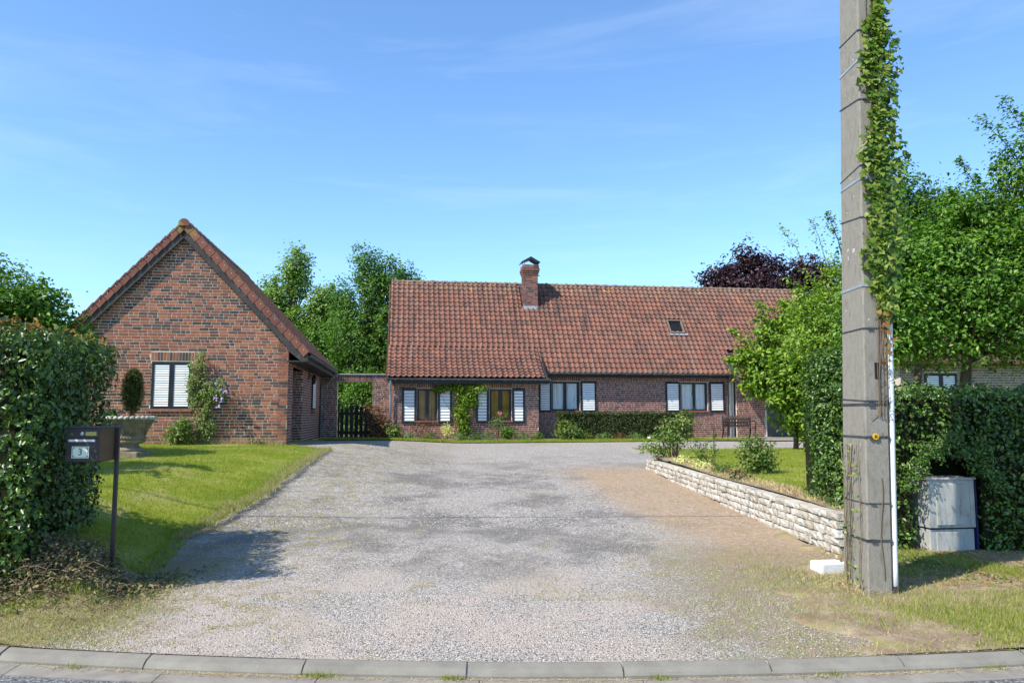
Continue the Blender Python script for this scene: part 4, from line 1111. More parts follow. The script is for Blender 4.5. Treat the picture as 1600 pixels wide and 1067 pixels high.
for (z, h, b_, t_) in ((.47, .024, 0, 0), (1.34, .022, 0, 0), (1.62, .026, 0, 0), (1.65, .012, 0, .05), (2.28, .014, 0, 0), (2.66, .03, 1, 0), (3.27, .012, 0, .1), (3.62, .03, 1, 0), (3.74, .01, 0, -.1), (4.35, .012, 0, .12), (4.72, .03, 1, 0), (5.0, .012, 0, .05), (.78, .008, 0, .0)):
    strap(z, h * .8, bool(b_), tilt=t_, proud=.005)
bx0, bx1, by0, by1 = pole_sec(1.36)
bd = MB().lathe([(0, .004), (.026, .004), (.028, 0)], 14); bdo = bd.obj('warning_badge', M['yellow'], pole); bdo.rotation_euler = (PI / 2, 0, 0); bdo.location = (bx0 + .08, by0 - .02, 1.345)
MB().box(-.010, -.004, -.013, .013, 0, .0015).box(.004, .010, -.013, .013, 0, .0015).box(-.004, .004, -.003, .003, 0, .0015).obj('badge_mark', M['cable'], bdo).location = (0, 0, .005)
bx0, bx1, by0, by1 = pole_sec(1.95)
MB().box(bx0 + .09, bx0 + .135, by0 - .006, by0 + .002, 1.84, 1.98).obj('number_tag', M['cable'], pole)
def text(body, size, m, parent, loc, rot, name='lettering', ext=.001, sx=1):
    c = bpy.data.curves.new(name, 'FONT'); c.body = body; c.size = size; c.extrude = ext; c.align_x = 'CENTER'; c.align_y = 'CENTER'
    c.materials.append(m); tmp = bpy.data.objects.new(name, c); COL.objects.link(tmp); bpy.context.view_layer.update(); me = bpy.data.meshes.new_from_object(tmp.evaluated_get(bpy.context.evaluated_depsgraph_get())); bpy.data.objects.remove(tmp); me.materials.clear(); me.materials.append(m)
    o = bpy.data.objects.new(name, me); link(o, parent); o.location = loc; o.rotation_euler = rot; o.scale = (sx, 1, 1); return o
# painted marks on the left face: P over S, 01
lx0 = pole_sec(3.0)[0]
text('P', .05, M['white_paint'], pole, (lx0 - .0015, .06, 3.02), (PI / 2, 0, -PI / 2))
text('S', .05, M['white_paint'], pole, (lx0 - .0015, .06, 2.95), (PI / 2, 0, -PI / 2))
text('01', .05, M['white_paint'], pole, (lx0 - .0015, -.06, 3.0), (PI / 2, 0, -PI / 2))
fl = MB()
for i in range(26):
    z = random.uniform(.6, 5.2); x0, x1, y0, y1 = pole_sec(z)
    s_ = random.uniform(.002, .006)
    if random.random() < .6: fl.box(x0 - .0012, x0 + .001, random.uniform(y0 + .03, y1 - .1), 0, z - s_, z + s_) if False else fl.box(x0 - .0012, x0 + .001, (yy := random.uniform(y0 + .03, y1 - .1)), yy + s_ * 2, z - s_, z + s_)
    else: fl.box((xx := random.uniform(x0 + .01, x1 - .02)), xx + s_ * 1.6, y0 - .0012, y0 + .001, z - s_, z + s_)
fl.obj('paint_flecks', M['white_paint'], pole, kind='stuff')
# seam line and cable down the face
x0, x1, y0, y1 = pole_sec(.3)
MB().tube([(.02 + .14 * z / 5.3 + .012 * math.sin(z * 9), -.245 + .01 * z - .008, z) for z in np.linspace(.15, 1.0, 12)], .004, 5).obj('old_stem', M['twig'], pole)
cp = MB().tube([(x1 + .14 * (z - .3) / 5.3 + .035, -.215 + .008 * z, z) for z in np.linspace(.02, 2.62, 14)], .024, 10)
cpo = cp.obj('conduit_pipe', M['pvc'], None, smooth=True, label='white plastic cable conduit running up the right side of the concrete pole', cat='pipe'); cpo.location = (3.10, 6.98, .12)
MB().tube([(x1 + .034, -.216, -.12), (x1 + .034, -.216, .09)], .029, 10).obj('pipe_shoe', M['pvc_dark'], cpo)
# service cable across the drive, above the frame (its shadow crosses the gravel)
cb = MB(); cpts = []
for i in range(25):
    t = i / 24; x = 3.3 - 26 * t; cpts.append((x, 6.9 - .7 * t, 8.1 - 4 * .25 * t * (1 - t)))
cb.tube(cpts, .022, 6); cb.obj('service_cable', M['cable'], None, label='thin black overhead cable leaving the top of the concrete pole across the drive', cat='cable')

# ivy on the pole
ivy = empty('climbing_ivy', (3.27, 6.85, .14), 0, 'green ivy climbing the right edge of the concrete pole above the white conduit', 'ivy')
def ivy_pts(n):
    out = []; nr = []
    while len(out) < n:
        z = random.uniform(2.35, 6.4); w_ = np.interp(z, [2.3, 2.7, 3.3, 3.8, 4.3, 4.9, 5.2, 6.4], [.05, .10, .12, .15, .13, .11, .07, .08])
        w_ = w_ * (1 + .3 * math.sin(z * 7))
        xf = .14 * z / 5.3 + .10
        x = xf + random.gauss(0, w_ * .75) + .01
        if x < xf - .22 or x > xf + .05 + w_ * .8: continue
        dense = 1 if z < 4.9 else .6
        if random.random() > dense: continue
        onface = x < xf
        y0 = -.245 + .01 * z
        y = y0 - random.uniform(.01, .07) if onface else random.uniform(y0 - .09, y0 + .25)
        out.append((x, y, z)); nr.append((random.gauss(.1, .35), -1 + random.gauss(0, .3), random.gauss(.45, .35)))
    # tufts straying left
    for (zz, xx, k) in ((5.02, -.02, 30), (4.75, .0, 18), (3.42, .0, 8), (3.15, .01, 8), (2.9, .0, 8), (2.62, .04, 8), (4.9, .06, 25)):
        for _ in range(k):
            xf = .14 * zz / 5.3
            out.append((xf + xx + random.gauss(0, .045), -.245 + .01 * zz - random.uniform(.01, .05), zz + random.gauss(0, .05))); nr.append((random.gauss(0, .3), -1, random.gauss(.4, .3)))
    return np.array(out), np.array(nr)
P_, N_ = ivy_pts(4300)
P_ = P_ + np.array([3.10 - 3.27, 6.98 - 6.85, -.02])
Dn = RNG.normal(size=P_.shape) * .5 + np.array([0, 0, -1.0])
near = np.argsort(P_[:, 2] + RNG.uniform(0, 1.5, len(P_)))[:200]
rest = np.setdiff1d(np.arange(len(P_)), near)
leaves('foliage', P_[rest], N_[rest], RNG.uniform(.028, .062, len(rest)), LM['ivy'], ivy, shape='ivy', Dir=Dn[rest])['kind'] = 'stuff'
lv = bpy.data.objects
imesh = leaves('leaf', np.zeros((1, 3)), np.array([[0, 0, 1.]]), np.array([1.]), LM['ivy'], ivy, shape='ivy', Dir=np.array([[0, 1., 0]]))
first = True
for i in near:
    n = Vector(N_[i]).normalized(); dd = Vector(Dn[i]); dd = (dd - n * dd.dot(n)).normalized(); b_ = n.cross(dd)
    if first: o = imesh; first = False
    else: o = imesh.copy(); COL.objects.link(o); o.parent = ivy
    s_ = random.uniform(.035, .066)
    Mt = Matrix((( -b_.x, dd.x, n.x), (-b_.y, dd.y, n.y), (-b_.z, dd.z, n.z)))
    o.rotation_euler = Mt.to_euler(); o.location = P_[i]; o.scale = (s_, s_, s_)
st = MB()
for k in range(5):
    x = random.uniform(-.06, .06); pts = []
    for z in np.linspace(1.5, 6.2, 26):
        x += random.uniform(-.015, .015); x = max(min(x, .08), -.1); pts.append((x + .14 * z / 5.3 - .1, -.245 + .01 * z + .13 - .014, z))
    st.tube(pts, .0035, 4)
for k in range(26):
    z = random.uniform(1.3, 2.6); x = .14 * z / 5.3 - .1 + random.uniform(-.06, .05); d_ = random.choice((-1, 1)) * random.uniform(.03, .09)
    st.tube([(x, -.12 + .01 * z, z), (x + d_ * .5, -.13 + .01 * z, z + .012), (x + d_, -.125 + .01 * z, z + .03 * random.choice((-1, 1)))], .003, 4)
st.obj('stems', M['twig'], ivy)
n = 60; z = RNG.uniform(1.95, 2.6, n); Pd = np.stack([.14 * z / 5.3 - .09 + RNG.normal(size=n) * .03, -.15 + .01 * z - RNG.uniform(0, .04, n), z], 1)
leaves('dead_leaves', Pd, RNG.normal(size=(n, 3)) * .5 + np.array([0, -1, .2]), RNG.uniform(.025, .05, n), LM['ivy_dry'], ivy, shape='ivy')['kind'] = 'stuff'
# sparse creeper at the left foot of the pole
cr2 = empty('sparse_creeper', (2.99, 7.02, .14), 0, 'thin straggling creeper stems on the lower left face of the concrete pole', 'creeper')
st = MB()
for k in range(5):
    y = random.uniform(-.2, .15); pts = []
    for z in np.linspace(0, 1.25, 14):
        y += random.uniform(-.02, .02); pts.append((.02 * z + .0 - .012, y, z))
    st.tube(pts, .0045, 4)
st.obj('stems', M['twig'], cr2)
n = 90; z = RNG.uniform(.0, 1.3, n) ; Pd = np.stack([-.02 + .025 * z - RNG.uniform(0, .05, n), RNG.uniform(-.25, .2, n), z], 1)
leaves('foliage', Pd, RNG.normal(size=(n, 3)) * .5 + np.array([-.7, -.8, .3]), RNG.uniform(.012, .032, n), LM['ivy'], cr2, shape='ivy')

# ------------------------------------------------------------------ utility cabinet
cab = empty('utility_cabinet', (4.66, 8.40, .12), R(9), 'weathered pale grey utility cabinet set in a niche of the right hedge', 'cabinet')
MB().box(-.27, .25, 0, .3, -.15, .33).obj('base', M['cabinet'], cab, bevel=.006)
MB().box(-.28, .26, -.02, .3, .345, .845).obj('body', M['cabinet'], cab, bevel=.006)
MB().box(-.27, .25, -.004, .3, .33, .345).obj('joint', M['cable'], cab)
MB().box(-.20, .14, -.034, -.02, .375, .80).obj('door', M['cabinet'], cab, bevel=.004)
MB().box(.20, .222, -.030, -.02, .37, .82).obj('hinge_strip', M['cabinet'], cab)
MB().box(-.20, .12, -.012, 0, -.15, .30).obj('lower_panel', M['cabinet'], cab, bevel=.004)
MB().box(-.295, .275, -.035, .31, .845, .868).obj('lid', M['cabinet'], cab, bevel=.004)
MB().box(.262, .275, -.03, .28, .0, .84).obj('side_cover', mat('blue_plastic', [(0, (.01, .015, .08)), (1, (.015, .02, .1))], rough=.5), cab)
# bollard cut by the right frame edge
bl = MB().lathe([(.045, -.1), (.045, .16), (.03, .19), (0, .195)], 12)
blo = bl.obj('short_bollard', M['pvc_dark'], None, smooth=True, label='short black marker post in the grass at the right edge of the verge', cat='bollard'); blo.location = (4.70, 7.25, .14)

# ------------------------------------------------------------------ mailbox
mb_ = empty('mailbox', (-3.52, 6.97, .03), R(2), 'dark metal mailbox numbered 3 on a thin black post in front of the left hedge', 'mailbox')
mb_.scale = (1.1, 1.1, 1.1)
zt = 1.37; zb = 1.11
fx0, fx1 = -.255, -.002
MB().box(fx0, fx1, -.24, .10, zb, zt).obj('body', M['mail_side'], mb_, bevel=.006)
MB().box(fx0 - .004, fx1 + .004, -.25, .11, zt, zt + .012).obj('lid', M['mail_top'], mb_, bevel=.004)
fd = MB().box(fx0 + .003, fx1 - .003, -.256, -.241, zb + .003, zt - .085).obj('door', M['mail_front'], mb_, bevel=.004)
MB().box(fx0 + .003, fx1 - .003, -.254, -.241, zt - .078, zt - .003).obj('flap', M['mail_front'], mb_, bevel=.004)
MB().box(fx0 + .025, fx1 - .028, -.262, -.2545, zt - .104, zt - .086).obj('slot_lip', M['white_paint'], mb_)
MB().lathe([(0, .006), (.013, .006), (.015, 0)], 14).obj('lock', M['zinc'], mb_).rotation_euler = (PI / 2, 0, 0)
bpy.data.objects['lock'].location = (fx0 + .125, -.256, zt - .042)
MB().box(fx0 + .15, fx1 - .02, -.2575, -.2545, zt - .058, zt - .028).obj('name_plate', M['brass'], mb_)
# post horn emblem
MB().tube([(fx0 + .03, -.256, zt - .045), (fx0 + .045, -.256, zt - .038), (fx0 + .06, -.256, zt - .05), (fx0 + .05, -.256, zt - .056), (fx0 + .04, -.256, zt - .048)], .0025, 5).obj('emblem', M['brass'], mb_)
npz = zb + .075
npl = MB().box(-.065, .065, -.004, 0, -.045, .045).obj('number_plate', M['plate'], mb_); npl.location = (fx0 + .118, -.2575, npz)
bo = MB()
bo.box(-.058, .058, -.0055, -.0035, .037, .0395).box(-.058, .058, -.0055, -.0035, -.0395, -.037).box(-.0595, -.057, -.0055, -.0035, -.037, .037).box(.057, .0595, -.0055, -.0035, -.037, .037)
for sx_ in (-1, 1):
    for sz_ in (-1, 1): bo.tube([(sx_ * .049, -.005, sz_ * .037), (sx_ * .045, -.005, sz_ * .030), (sx_ * .052, -.005, sz_ * .026), (sx_ * .058, -.005, sz_ * .03)], .0022, 4)
bo.obj('plate_border', M['green_print'], npl)
text('3', .072, M['green_print'], npl, (.0, -.0055, .0), (PI / 2, 0, 0), name='numeral', ext=.0012)
MB().box(.003, .030, .0, .028, -.2, zt - .0).obj('post', M['mail_front'], mb_)

# ------------------------------------------------------------------ urn with clipped conifer
uz = float(hL(-7.15, 14.6))
urn = empty('stone_urn', (-7.06, 14.5, uz), 0, 'large weathered basket-pattern stone urn on a plinth before the garage', 'urn')
MB().box(-.30, .30, -.30, .30, -.1, .10).obj('plinth', M['urn'], urn, bevel=.015)
MB().lathe([(.24, .10), (.26, .14), (.22, .17), (.17, .20), (.17, .235), (.27, .26), (.29, .29), (.27, .31)], 28).obj('foot', M['urn'], urn, smooth=True)
MB().lathe([(.26, .31), (.285, .33), (.285, .37), (.27, .385), (.28, .42), (.31, .50), (.36, .60), (.41, .68), (.43, .70), (.40, .71), (.0, .68)], 32).obj('bowl', M['urn'], urn, smooth=True)
wv = MB()
for k in range(28):
    for dr in (-1, 1):
        pts = []
        for q in range(6):
            t = q / 5; r_ = np.interp(t, [0, .3, .6, 1], [.277, .30, .35, .408]); a_ = 2 * PI * k / 28 + dr * t * .35
            pts.append((r_ * 1.012 * math.cos(a_), r_ * 1.012 * math.sin(a_), .39 + .29 * t))
        wv.tube(pts, .009, 4, cap=False)
wv.obj('basket_weave', M['urn'], urn)
for k in range(30):
    a_ = 2 * PI * k / 30
    b = MB(); c0 = Vector((.43 * math.cos(a_), .43 * math.sin(a_), .715)); tg = Vector((-math.sin(a_), math.cos(a_), .35)).normalized()
    b.tube([c0 - tg * .05, c0 - tg * .02, c0 + tg * .02, c0 + tg * .05], [.014, .033, .033, .014], 6)
    b.obj('rim_twist', M['urn_rim'], urn, smooth=True)
fl_ = MB()
for k in range(36):
    a_ = 2 * PI * k / 36; fl_.tube([(.292 * math.cos(a_), .292 * math.sin(a_), .335), (.292 * math.cos(a_), .292 * math.sin(a_), .37)], .012, 5)
fl_.obj('fluting', M['urn'], urn)
MB().lathe([(0, .69), (.38, .70)], 20).obj('potting_soil', M['wallfill'], urn)
def bush(name, loc, lobes, n, ls, m, label, cat='shrub', up=.7, group=None, stems=8, shape='fold', width=.55, cr=.06, per=6, core=False, shell=.5, smat=None, flowers=None):
    r = empty(name, loc, 0, label, cat, group)
    P, O, C = lobe_points(lobes, max(1, n // per), per, cr, shell)
    P[:, 2] = np.maximum(P[:, 2], .0)
    leaves('foliage', P, O * .8 + RNG.normal(size=P.shape) * .5 + np.array([0, 0, up]), ls * RNG.uniform(.6, 1.3, len(P)), m, r, shape=shape, width=width)
    sb_ = MB()
    for i in range(stems):
        c = C[random.randrange(len(C))]
        sb_.tube([(c[0] * .15, c[1] * .15, -.05), (c[0] * .5, c[1] * .5, c[2] * .55), tuple(c)], [.012 + .004 * max(c[2], .2), .008, .003], 4)
    sb_.obj('stems', smat or M['twig'], r)
    if core:
        for lb in lobes[:1]:
            cm = MB().lathe([(.02, -.8), (.5, -.6), (.72, -.1), (.6, .5), (.02, .75)], 12); co = cm.obj('light_block_core', M['inner'], r); co.location = lb[:3]; co.scale = lb[3:6]  # solid dark core added to block light through the leaves
    if flowers:
        fm, fn, fs = flowers
        Pf, Of, _ = lobe_points(lobes, fn, 5, .03, .15)
        leaves('flowers', Pf, Of + np.array([-.2, -.6, .5]), fs, fm, r, width=.8)['kind'] = 'stuff'
    return r
bush('clipped_conifer', (-7.03, 14.5, uz + .70), [(.0, 0, .50, .19, .19, .42), (0, 0, .66, .16, .16, .27)], 11000, .028, LM['conifer'], 'small dark clipped conifer growing out of the stone urn', 'conifer', up=1.2, core=True, cr=.02, shell=.12, width=.35)
bush('urn_grass', (-7.30, 14.35, uz + .70), [(0, 0, .08, .14, .12, .12)], 260, .07, LM['lily'], 'tuft of pale leaves sprouting beside the conifer in the stone urn', 'plant', width=.25, cr=.03)
fg = empty('garden_figurine', (-7.05, 13.9, float(hL(-7.05, 13.9))), 0, 'small pale stone figurine standing on a round stump beside the urn', 'figurine')
MB().lathe([(.075, -.05), (.08, .16), (.07, .19), (0, .19)], 14).obj('stump', M['urn'], fg, smooth=True)
MB().lathe([(0, .19), (.045, .19), (.05, .22), (.042, .27), (.03, .29), (.036, .31), (.03, .345), (0, .36)], 12).obj('figure', M['urn_rim'], fg, smooth=True)
MB().tube([(-.022, 0, .34), (-.028, 0, .375)], [.012, .002], 6).tube([(.022, 0, .34), (.028, 0, .375)], [.012, .002], 6).obj('ears', M['urn_rim'], fg)

# ------------------------------------------------------------------ garden bench
bn = empty('garden_bench', (8.35, 29.1, HZ + .02), R(8), 'dark cast-iron garden bench with slatted seat against the brick wall by the door', 'bench')
def bench(bn):
    for i in range(4): MB().box(-.52, .52, -.36 + i * .1, -.36 + i * .1 + .075, .42, .445).obj('seat_slat', M['bench_wood'], bn)
    MB().box(-.52, .52, .06, .085, .78, .86).obj('top_rail', M['bench_wood'], bn)
    bp_ = MB()
    for i in range(17):
        x = -.46 + i * .0575; bp_.tube([(x, .05, .48), (x + .05, .06, .6), (x, .07, .78)], .014, 4); bp_.tube([(x, .05, .48), (x - .05, .06, .6), (x, .07, .78)], .014, 4)
    bp_.box(-.5, .5, .04, .06, .46, .5).box(-.5, .5, .055, .07, .6, .63); bp_.obj('backrest', M['iron'], bn)
    for sx_ in (-.53, .53):
        MB().tube([(sx_, -.38, .0), (sx_, -.33, .2), (sx_, -.38, .42)], [.025, .018, .022], 6).obj('leg', M['iron'], bn)
        MB().tube([(sx_, .16, .0), (sx_, .05, .25), (sx_, .04, .45), (sx_, .09, .86)], [.035, .03, .03, .025], 6).obj('leg', M['iron'], bn)
        MB().tube([(sx_, .07, .68), (sx_, -.1, .67), (sx_, -.34, .65), (sx_, -.42, .6), (sx_, -.38, .42)], .02, 6).obj('armrest', M['iron'], bn)
bench(bn)

# ------------------------------------------------------------------ hedges
def hedge(name, x0, x1, y0, y1, zbase, topfun, n, ls, m, label, jitter=.05, rot=0, origin=(0, 0, 0), skip=None, sides=('front', 'top', 'left', 'right', 'back'), cat='hedge', top_dry=0, bulge=.08, corem=None, lean=0, slant=0):
    root = empty(name, origin, rot, label, cat)
    per = []
    H = topfun((x0 + x1) / 2)
    area = {'front': (x1 - x0) * H, 'back': (x1 - x0) * H * .3, 'top': (x1 - x0) * (y1 - y0), 'left': (y1 - y0) * H, 'right': (y1 - y0) * H}
    tot = sum(area[s] for s in sides)
    Ps = []; Ns = []
    for s in sides:
        k = int(n * area[s] / tot); u = RNG.uniform(0, 1, k); v = RNG.uniform(0, 1, k)
        if s in ('front', 'back'):
            x = x0 + (x1 - x0) * u; t = np.array([topfun(a) for a in x]); z = zbase + (t - zbase) * v; y = np.full(k, y0 if s == 'front' else y1)
            nr = np.tile([0, -1 if s == 'front' else 1, .35], (k, 1))
            bl = bulge * (np.sin(x * 2.3 + z * 1.7) + np.sin(x * 5.1 - z * 3.3) * .6 + np.sin(x * 11.3 + z * 9.1) * .35)
            y = y + (-1 if s == 'front' else 1) * bl
        elif s == 'top':
            x = x0 + (x1 - x0) * u; y = y0 + (y1 - y0) * v; z = np.array([topfun(a) for a in x]) + bulge * .4 * (np.sin(x * 4.3 + y * 3) + np.sin(x * 9.7 - y * 7))
            nr = np.tile([0, -.1, 1], (k, 1))
        else:
            y = y0 + (y1 - y0) * u; xx = x0 if s == 'left' else x1; t = topfun(xx); z = zbase + (t - zbase) * v; sg = -1 if s == 'left' else 1
            x = np.full(k, xx) + sg * bulge * (np.sin(y * 3.3 + z * 2.3) + np.sin(y * 7.1 - z * 5.2) * .6) + sg * lean * (z - zbase)
            nr = np.tile([sg, 0, .35], (k, 1))
        P = np.stack([x, y, z], 1)
        nr = nr.astype(float)
        if slant:
            P[:, 0] = P[:, 0] + np.where(P[:, 0] > x1 - 2, (P[:, 0] - (x1 - 2)) / 2, 0) * (slant * (P[:, 1] - y0) + (lean * (P[:, 2] - zbase - 1) if s != 'right' else 0))
        P = P - unit(nr) * (np.abs(RNG.normal(size=k) * jitter * 1.8 - jitter * .6) + jitter * 1.1 * np.clip(np.sin(P[:, 0] * 17 + 2 * np.sin(P[:, 2] * 13)) + np.sin(P[:, 2] * 19 + P[:, 1] * 14 + 2 * np.sin(P[:, 0] * 9)), 0, 2))[:, None]
        if skip is not None:
            keep = ~skip(P); P = P[keep]; nr = nr[keep]
        Ps.append(P); Ns.append(nr)
    P = np.concatenate(Ps); Nn = np.concatenate(Ns)
    Nn = unit(Nn) + RNG.normal(size=P.shape) * .55
    leaves('foliage', P, Nn, ls * RNG.uniform(.55, 1.3, len(P)), m, root, width=.6)['kind'] = 'stuff'
    if top_dry:
        k = top_dry; y = RNG.uniform(y0, y1, k); x = RNG.uniform(x0, 1, k) * 0 + x0 + (x1 - .1 + slant * (y - y0) + lean * 2 - x0) * RNG.uniform(0, 1, k); z = np.array([topfun(a) for a in x]) + RNG.uniform(-.02, .04, k)
        leaves('dry_tips', np.stack([x, y, z], 1), RNG.normal(size=(k, 3)) + np.array([0, -.4, .8]), ls * RNG.uniform(.6, 1.4, k), LM['ivy_dry'], root, width=.4)['kind'] = 'stuff'
    return root
# left hedge
def ltop(x): return float(np.interp(x, [-9, -4.2, -3.6], [2.40, 2.42, 2.36]))
hl = hedge('clipped_hedge', -8.5, -3.87, 6.3, 8.6, .34, ltop, 46000, .055, LM['hedge'], 'tall dark green clipped hedge behind the mailbox at the left of the drive', jitter=.075, sides=('front', 'top', 'right', 'back'), top_dry=2600, bulge=.055, lean=.05, slant=-.24)
MB().prism([(-8.4, 6.48, .2), (-4.1, 6.48, .2), (-4.56, 8.42, .2), (-8.4, 8.42, .2)], (0, 0, 2.02)).obj('light_block_core', M['inner'], hl)  # unseen dark block added inside the hedge to stop light
# ragged shadowy skirt of the hedge end
# right hedge with the cabinet niche
def rtop(x): return float(np.interp(x, [3.6, 4.2, 9], [2.02, 1.97, 1.95]))
def niche(P):
    return (P[:, 0] > 4.28) & (P[:, 0] < 4.98) & (P[:, 2] < 1.20 - .5 * np.abs(P[:, 0] - 4.6) + .06 * np.sin(P[:, 0] * 23)) & (P[:, 1] < 8.7)
hr = hedge('clipped_hedge', 3.62, 8.6, 8.28, 9.7, .12, rtop, 36000, .05, LM['hedge'], 'dense green hedge with a niche around the grey cabinet right of the pole', jitter=.06, skip=niche, sides=('front', 'top', 'left', 'back'), bulge=.06)
ic = MB().box(3.78, 4.26, 8.44, 9.55, .0, 1.82).box(4.26, 5.0, 8.78, 9.55, .0, 1.82).box(4.30, 4.96, 8.46, 8.78, 1.30, 1.82).box(5.0, 8.5, 8.44, 9.55, .0, 1.82); ic.obj('light_block_core', M['inner'], hr)  # dark blocks added around the niche to stop light passing the leaves
# foliage hanging over the niche
k = 3000; a_ = RNG.uniform(0, PI, k); rr_ = RNG.uniform(.86, 1.25, k) + .1 * np.sin(a_ * 9)
Pn = np.stack([4.63 + np.cos(a_) * .42 * rr_, 8.32 + RNG.uniform(-.12, .22, k), .85 + np.sin(a_) * .48 * rr_], 1)
leaves('niche_fringe', Pn, RNG.normal(size=(k, 3)) * .5 + np.array([0, -1, .4]), .038 * RNG.uniform(.6, 1.2, k), LM['hedge'], hr)['kind'] = 'stuff'
# ivy column between wall end and pole
ib = bush('ivy_bush', (3.62, 8.75, .35), [(.06, .1, .35, .13, .35, .5), (.04, .2, .9, .17, .4, .5), (.06, .35, 1.35, .22, .4, .5), (.12, .5, 1.75, .22, .4, .35)], 17000, .045, LM['hedge'], 'upright mass of dark ivy between the end of the stone wall and the pole', 'ivy', cr=.05, shell=.25, core=False)
MB().box(.16, .5, .15, 1.4, -.3, 1.4).obj('light_block_core', M['inner'], ib)  # dark box added behind the ivy leaves to block light
# low box hedge before the house (house frame)
lh = hedge('low_hedge', 6.1, 11.15, -4.35, -3.75, .0, lambda x: 1.03, 15000, .05, LM['hedge_dark'], 'low clipped dark hedge running below the main windows of the house', jitter=.04, bulge=.03, origin=(-4.97, 31.5, HZ), rot=A8)
MB().box(6.2, 11.05, -4.25, -3.85, 0, .94).obj('light_block_core', M['inner'], lh)  # dark core added in the low hedge against light passing through

# ------------------------------------------------------------------ trees
make_tree('tall_tree', (-10.9, 38, .8), 3.0, [(0, 0, 4.5, 1.8, 1.5, 1.8), (-.7, 0, 6.5, .85, .8, 1.4), (.25, 0, 7.7, .7, .8, 1.6), (1.5, 0, 5.8, .65, .7, 1.5), (-2.0, 0, 5.4, .6, .6, 1.4), (1.0, 0, 3.2, 1.3, 1.2, 1.2), (2.3, 0, 4.6, .7, .6, 1.5), (-2.4, 0, 4.0, .8, .8, 1.5), (1.9, 0, 6.3, .6, .6, 1.0), (-1.6, 0, 6.0, .7, .6, 1.0), (2.6, 0, 5.2, .6, .6, 1.0), (-2.5, 0, 6.1, .6, .6, .9), (2.0, 0, 3.4, 1.0, .8, 1.4), (-2.6, 0, 4.6, .8, .8, 1.0)], 2300, 22, .22, .17, LM['treeA'],
          'airy light green tree with sky gaps behind the garage roof', trunk_r=.16, limb_share=.2, shell=.6)
make_tree('tall_tree', (-6.2, 34, .8), 2.5, [(0, 0, 4.0, 2.1, 1.8, 2.4), (.3, 0, 6.6, 1.0, 1.0, 1.6), (-.4, 0, 7.4, .55, .6, 1.0), (1.3, 0, 6.6, .8, .8, 1.1), (-1.3, 0, 5.8, .7, .7, 1.2), (1.2, 0, 2.5, 1.2, 1.2, 1.5), (-1.2, 0, 2.2, 1.2, 1.2, 1.5), (2.2, 0, 6.3, .45, .5, .6)], 1500, 22, .18, .14, LM['treeB'],
          'dense mid green tree rising between the garage and the house', trunk_r=.2, limb_share=.15, shell=.5)
make_tree('background_tree', (-3.5, 44, .9), 3, [(0, 0, 3.2, 3.0, 2, 2.6)], 500, 20, .3, .2, LM['treeB'], 'green tree mass low behind the brick archway', trunk_r=.2)
make_tree('background_tree', (-9.3, 37, .9), 2, [(0, 0, 2.8, 2.2, 1.5, 2.2)], 500, 20, .25, .16, LM['treeB'], 'leafy thicket behind the right slope of the garage', trunk_r=.15)
make_tree('background_shrub', (-6.3, 31.5, .8), .4, [(0, 0, 1.1, 2.0, .8, 1.1), (.8, 0, 1.8, 1.0, .7, .8)], 420, 18, .16, .12, LM['treeB'], 'leafy shrub seen through the gateway behind the picket gate', cat='shrub', trunk_r=.05, limb_share=.1)
make_tree('purple_beech', (13.6, 43, .9), 4.5, [(0, 0, 7.6, 2.8, 2.2, 2.0), (-.5, 0, 9.4, .8, .9, 1.0), (.4, 0, 8.9, 1.0, 1.0, .8), (-1.9, 0, 8.2, 1.2, 1.2, .9), (3, 0, 8.3, 1.8, 1.5, 1.2), (-2.6, 0, 7.0, 1.3, 1, .7), (4.2, 0, 7.9, 1.8, 1.5, 1.3)], 1000, 22, .26, .21, LM['beech'],
          'dark purple beech tree rising behind the house roof ridge', trunk_r=.3, limb_share=.1, shell=.5, shoots=[((-2.6, 0, 6.9), (-4.6, 0, 7.2), 160)])
make_tree('broad_leaf_shrub', (8.0, 22.2, .72), .5, [(.35, 0, 1.0, .95, .9, .95), (-.25, 0, 2.0, 1.15, 1.0, .95), (-.9, 0, 2.3, .75, .6, .75), (.2, 0, 2.9, 1.0, .9, .9), (.7, 0, 3.5, .75, .8, .8), (-.75, 0, 3.25, .3, .35, .75), (-1.35, -.1, 2.5, .3, .35, .5), (1.1, 0, 1.8, 1.0, 1.0, 1.6), (-.1, 0, 3.6, .3, .3, .6)], 1500, 18, .12, .14, LM['magnolia'],
          'big bright yellow-green broad-leaved shrub in front of the right end of the house', cat='shrub', trunk_r=.07, limb_share=.1, shell=.45,
          shoots=[((-.6, 0, 3.0), (-.95, 0, 4.15), 150), ((-1.1, 0, 2.6), (-1.75, 0, 3.35), 130), ((-1.2, 0, 2.2), (-1.95, 0, 2.5), 120), ((0, 0, 3.2), (-.25, 0, 4.2), 150), ((.4, 0, 3.4), (.2, 0, 4.5), 150), ((.8, 0, 3.6), (.75, 0, 4.7), 150), ((-1.0, -.2, 1.5), (-1.6, -.2, 1.75), 120), ((1.2, 0, 3.0), (1.4, 0, 4.4), 150), ((-.6, -.6, 1.2), (-1.0, -.8, 1.3), 100), ((-.3, -.8, 2.4), (-.6, -1.2, 2.9), 120), ((.3, -.9, 1.8), (.2, -1.3, 2.3), 120)])
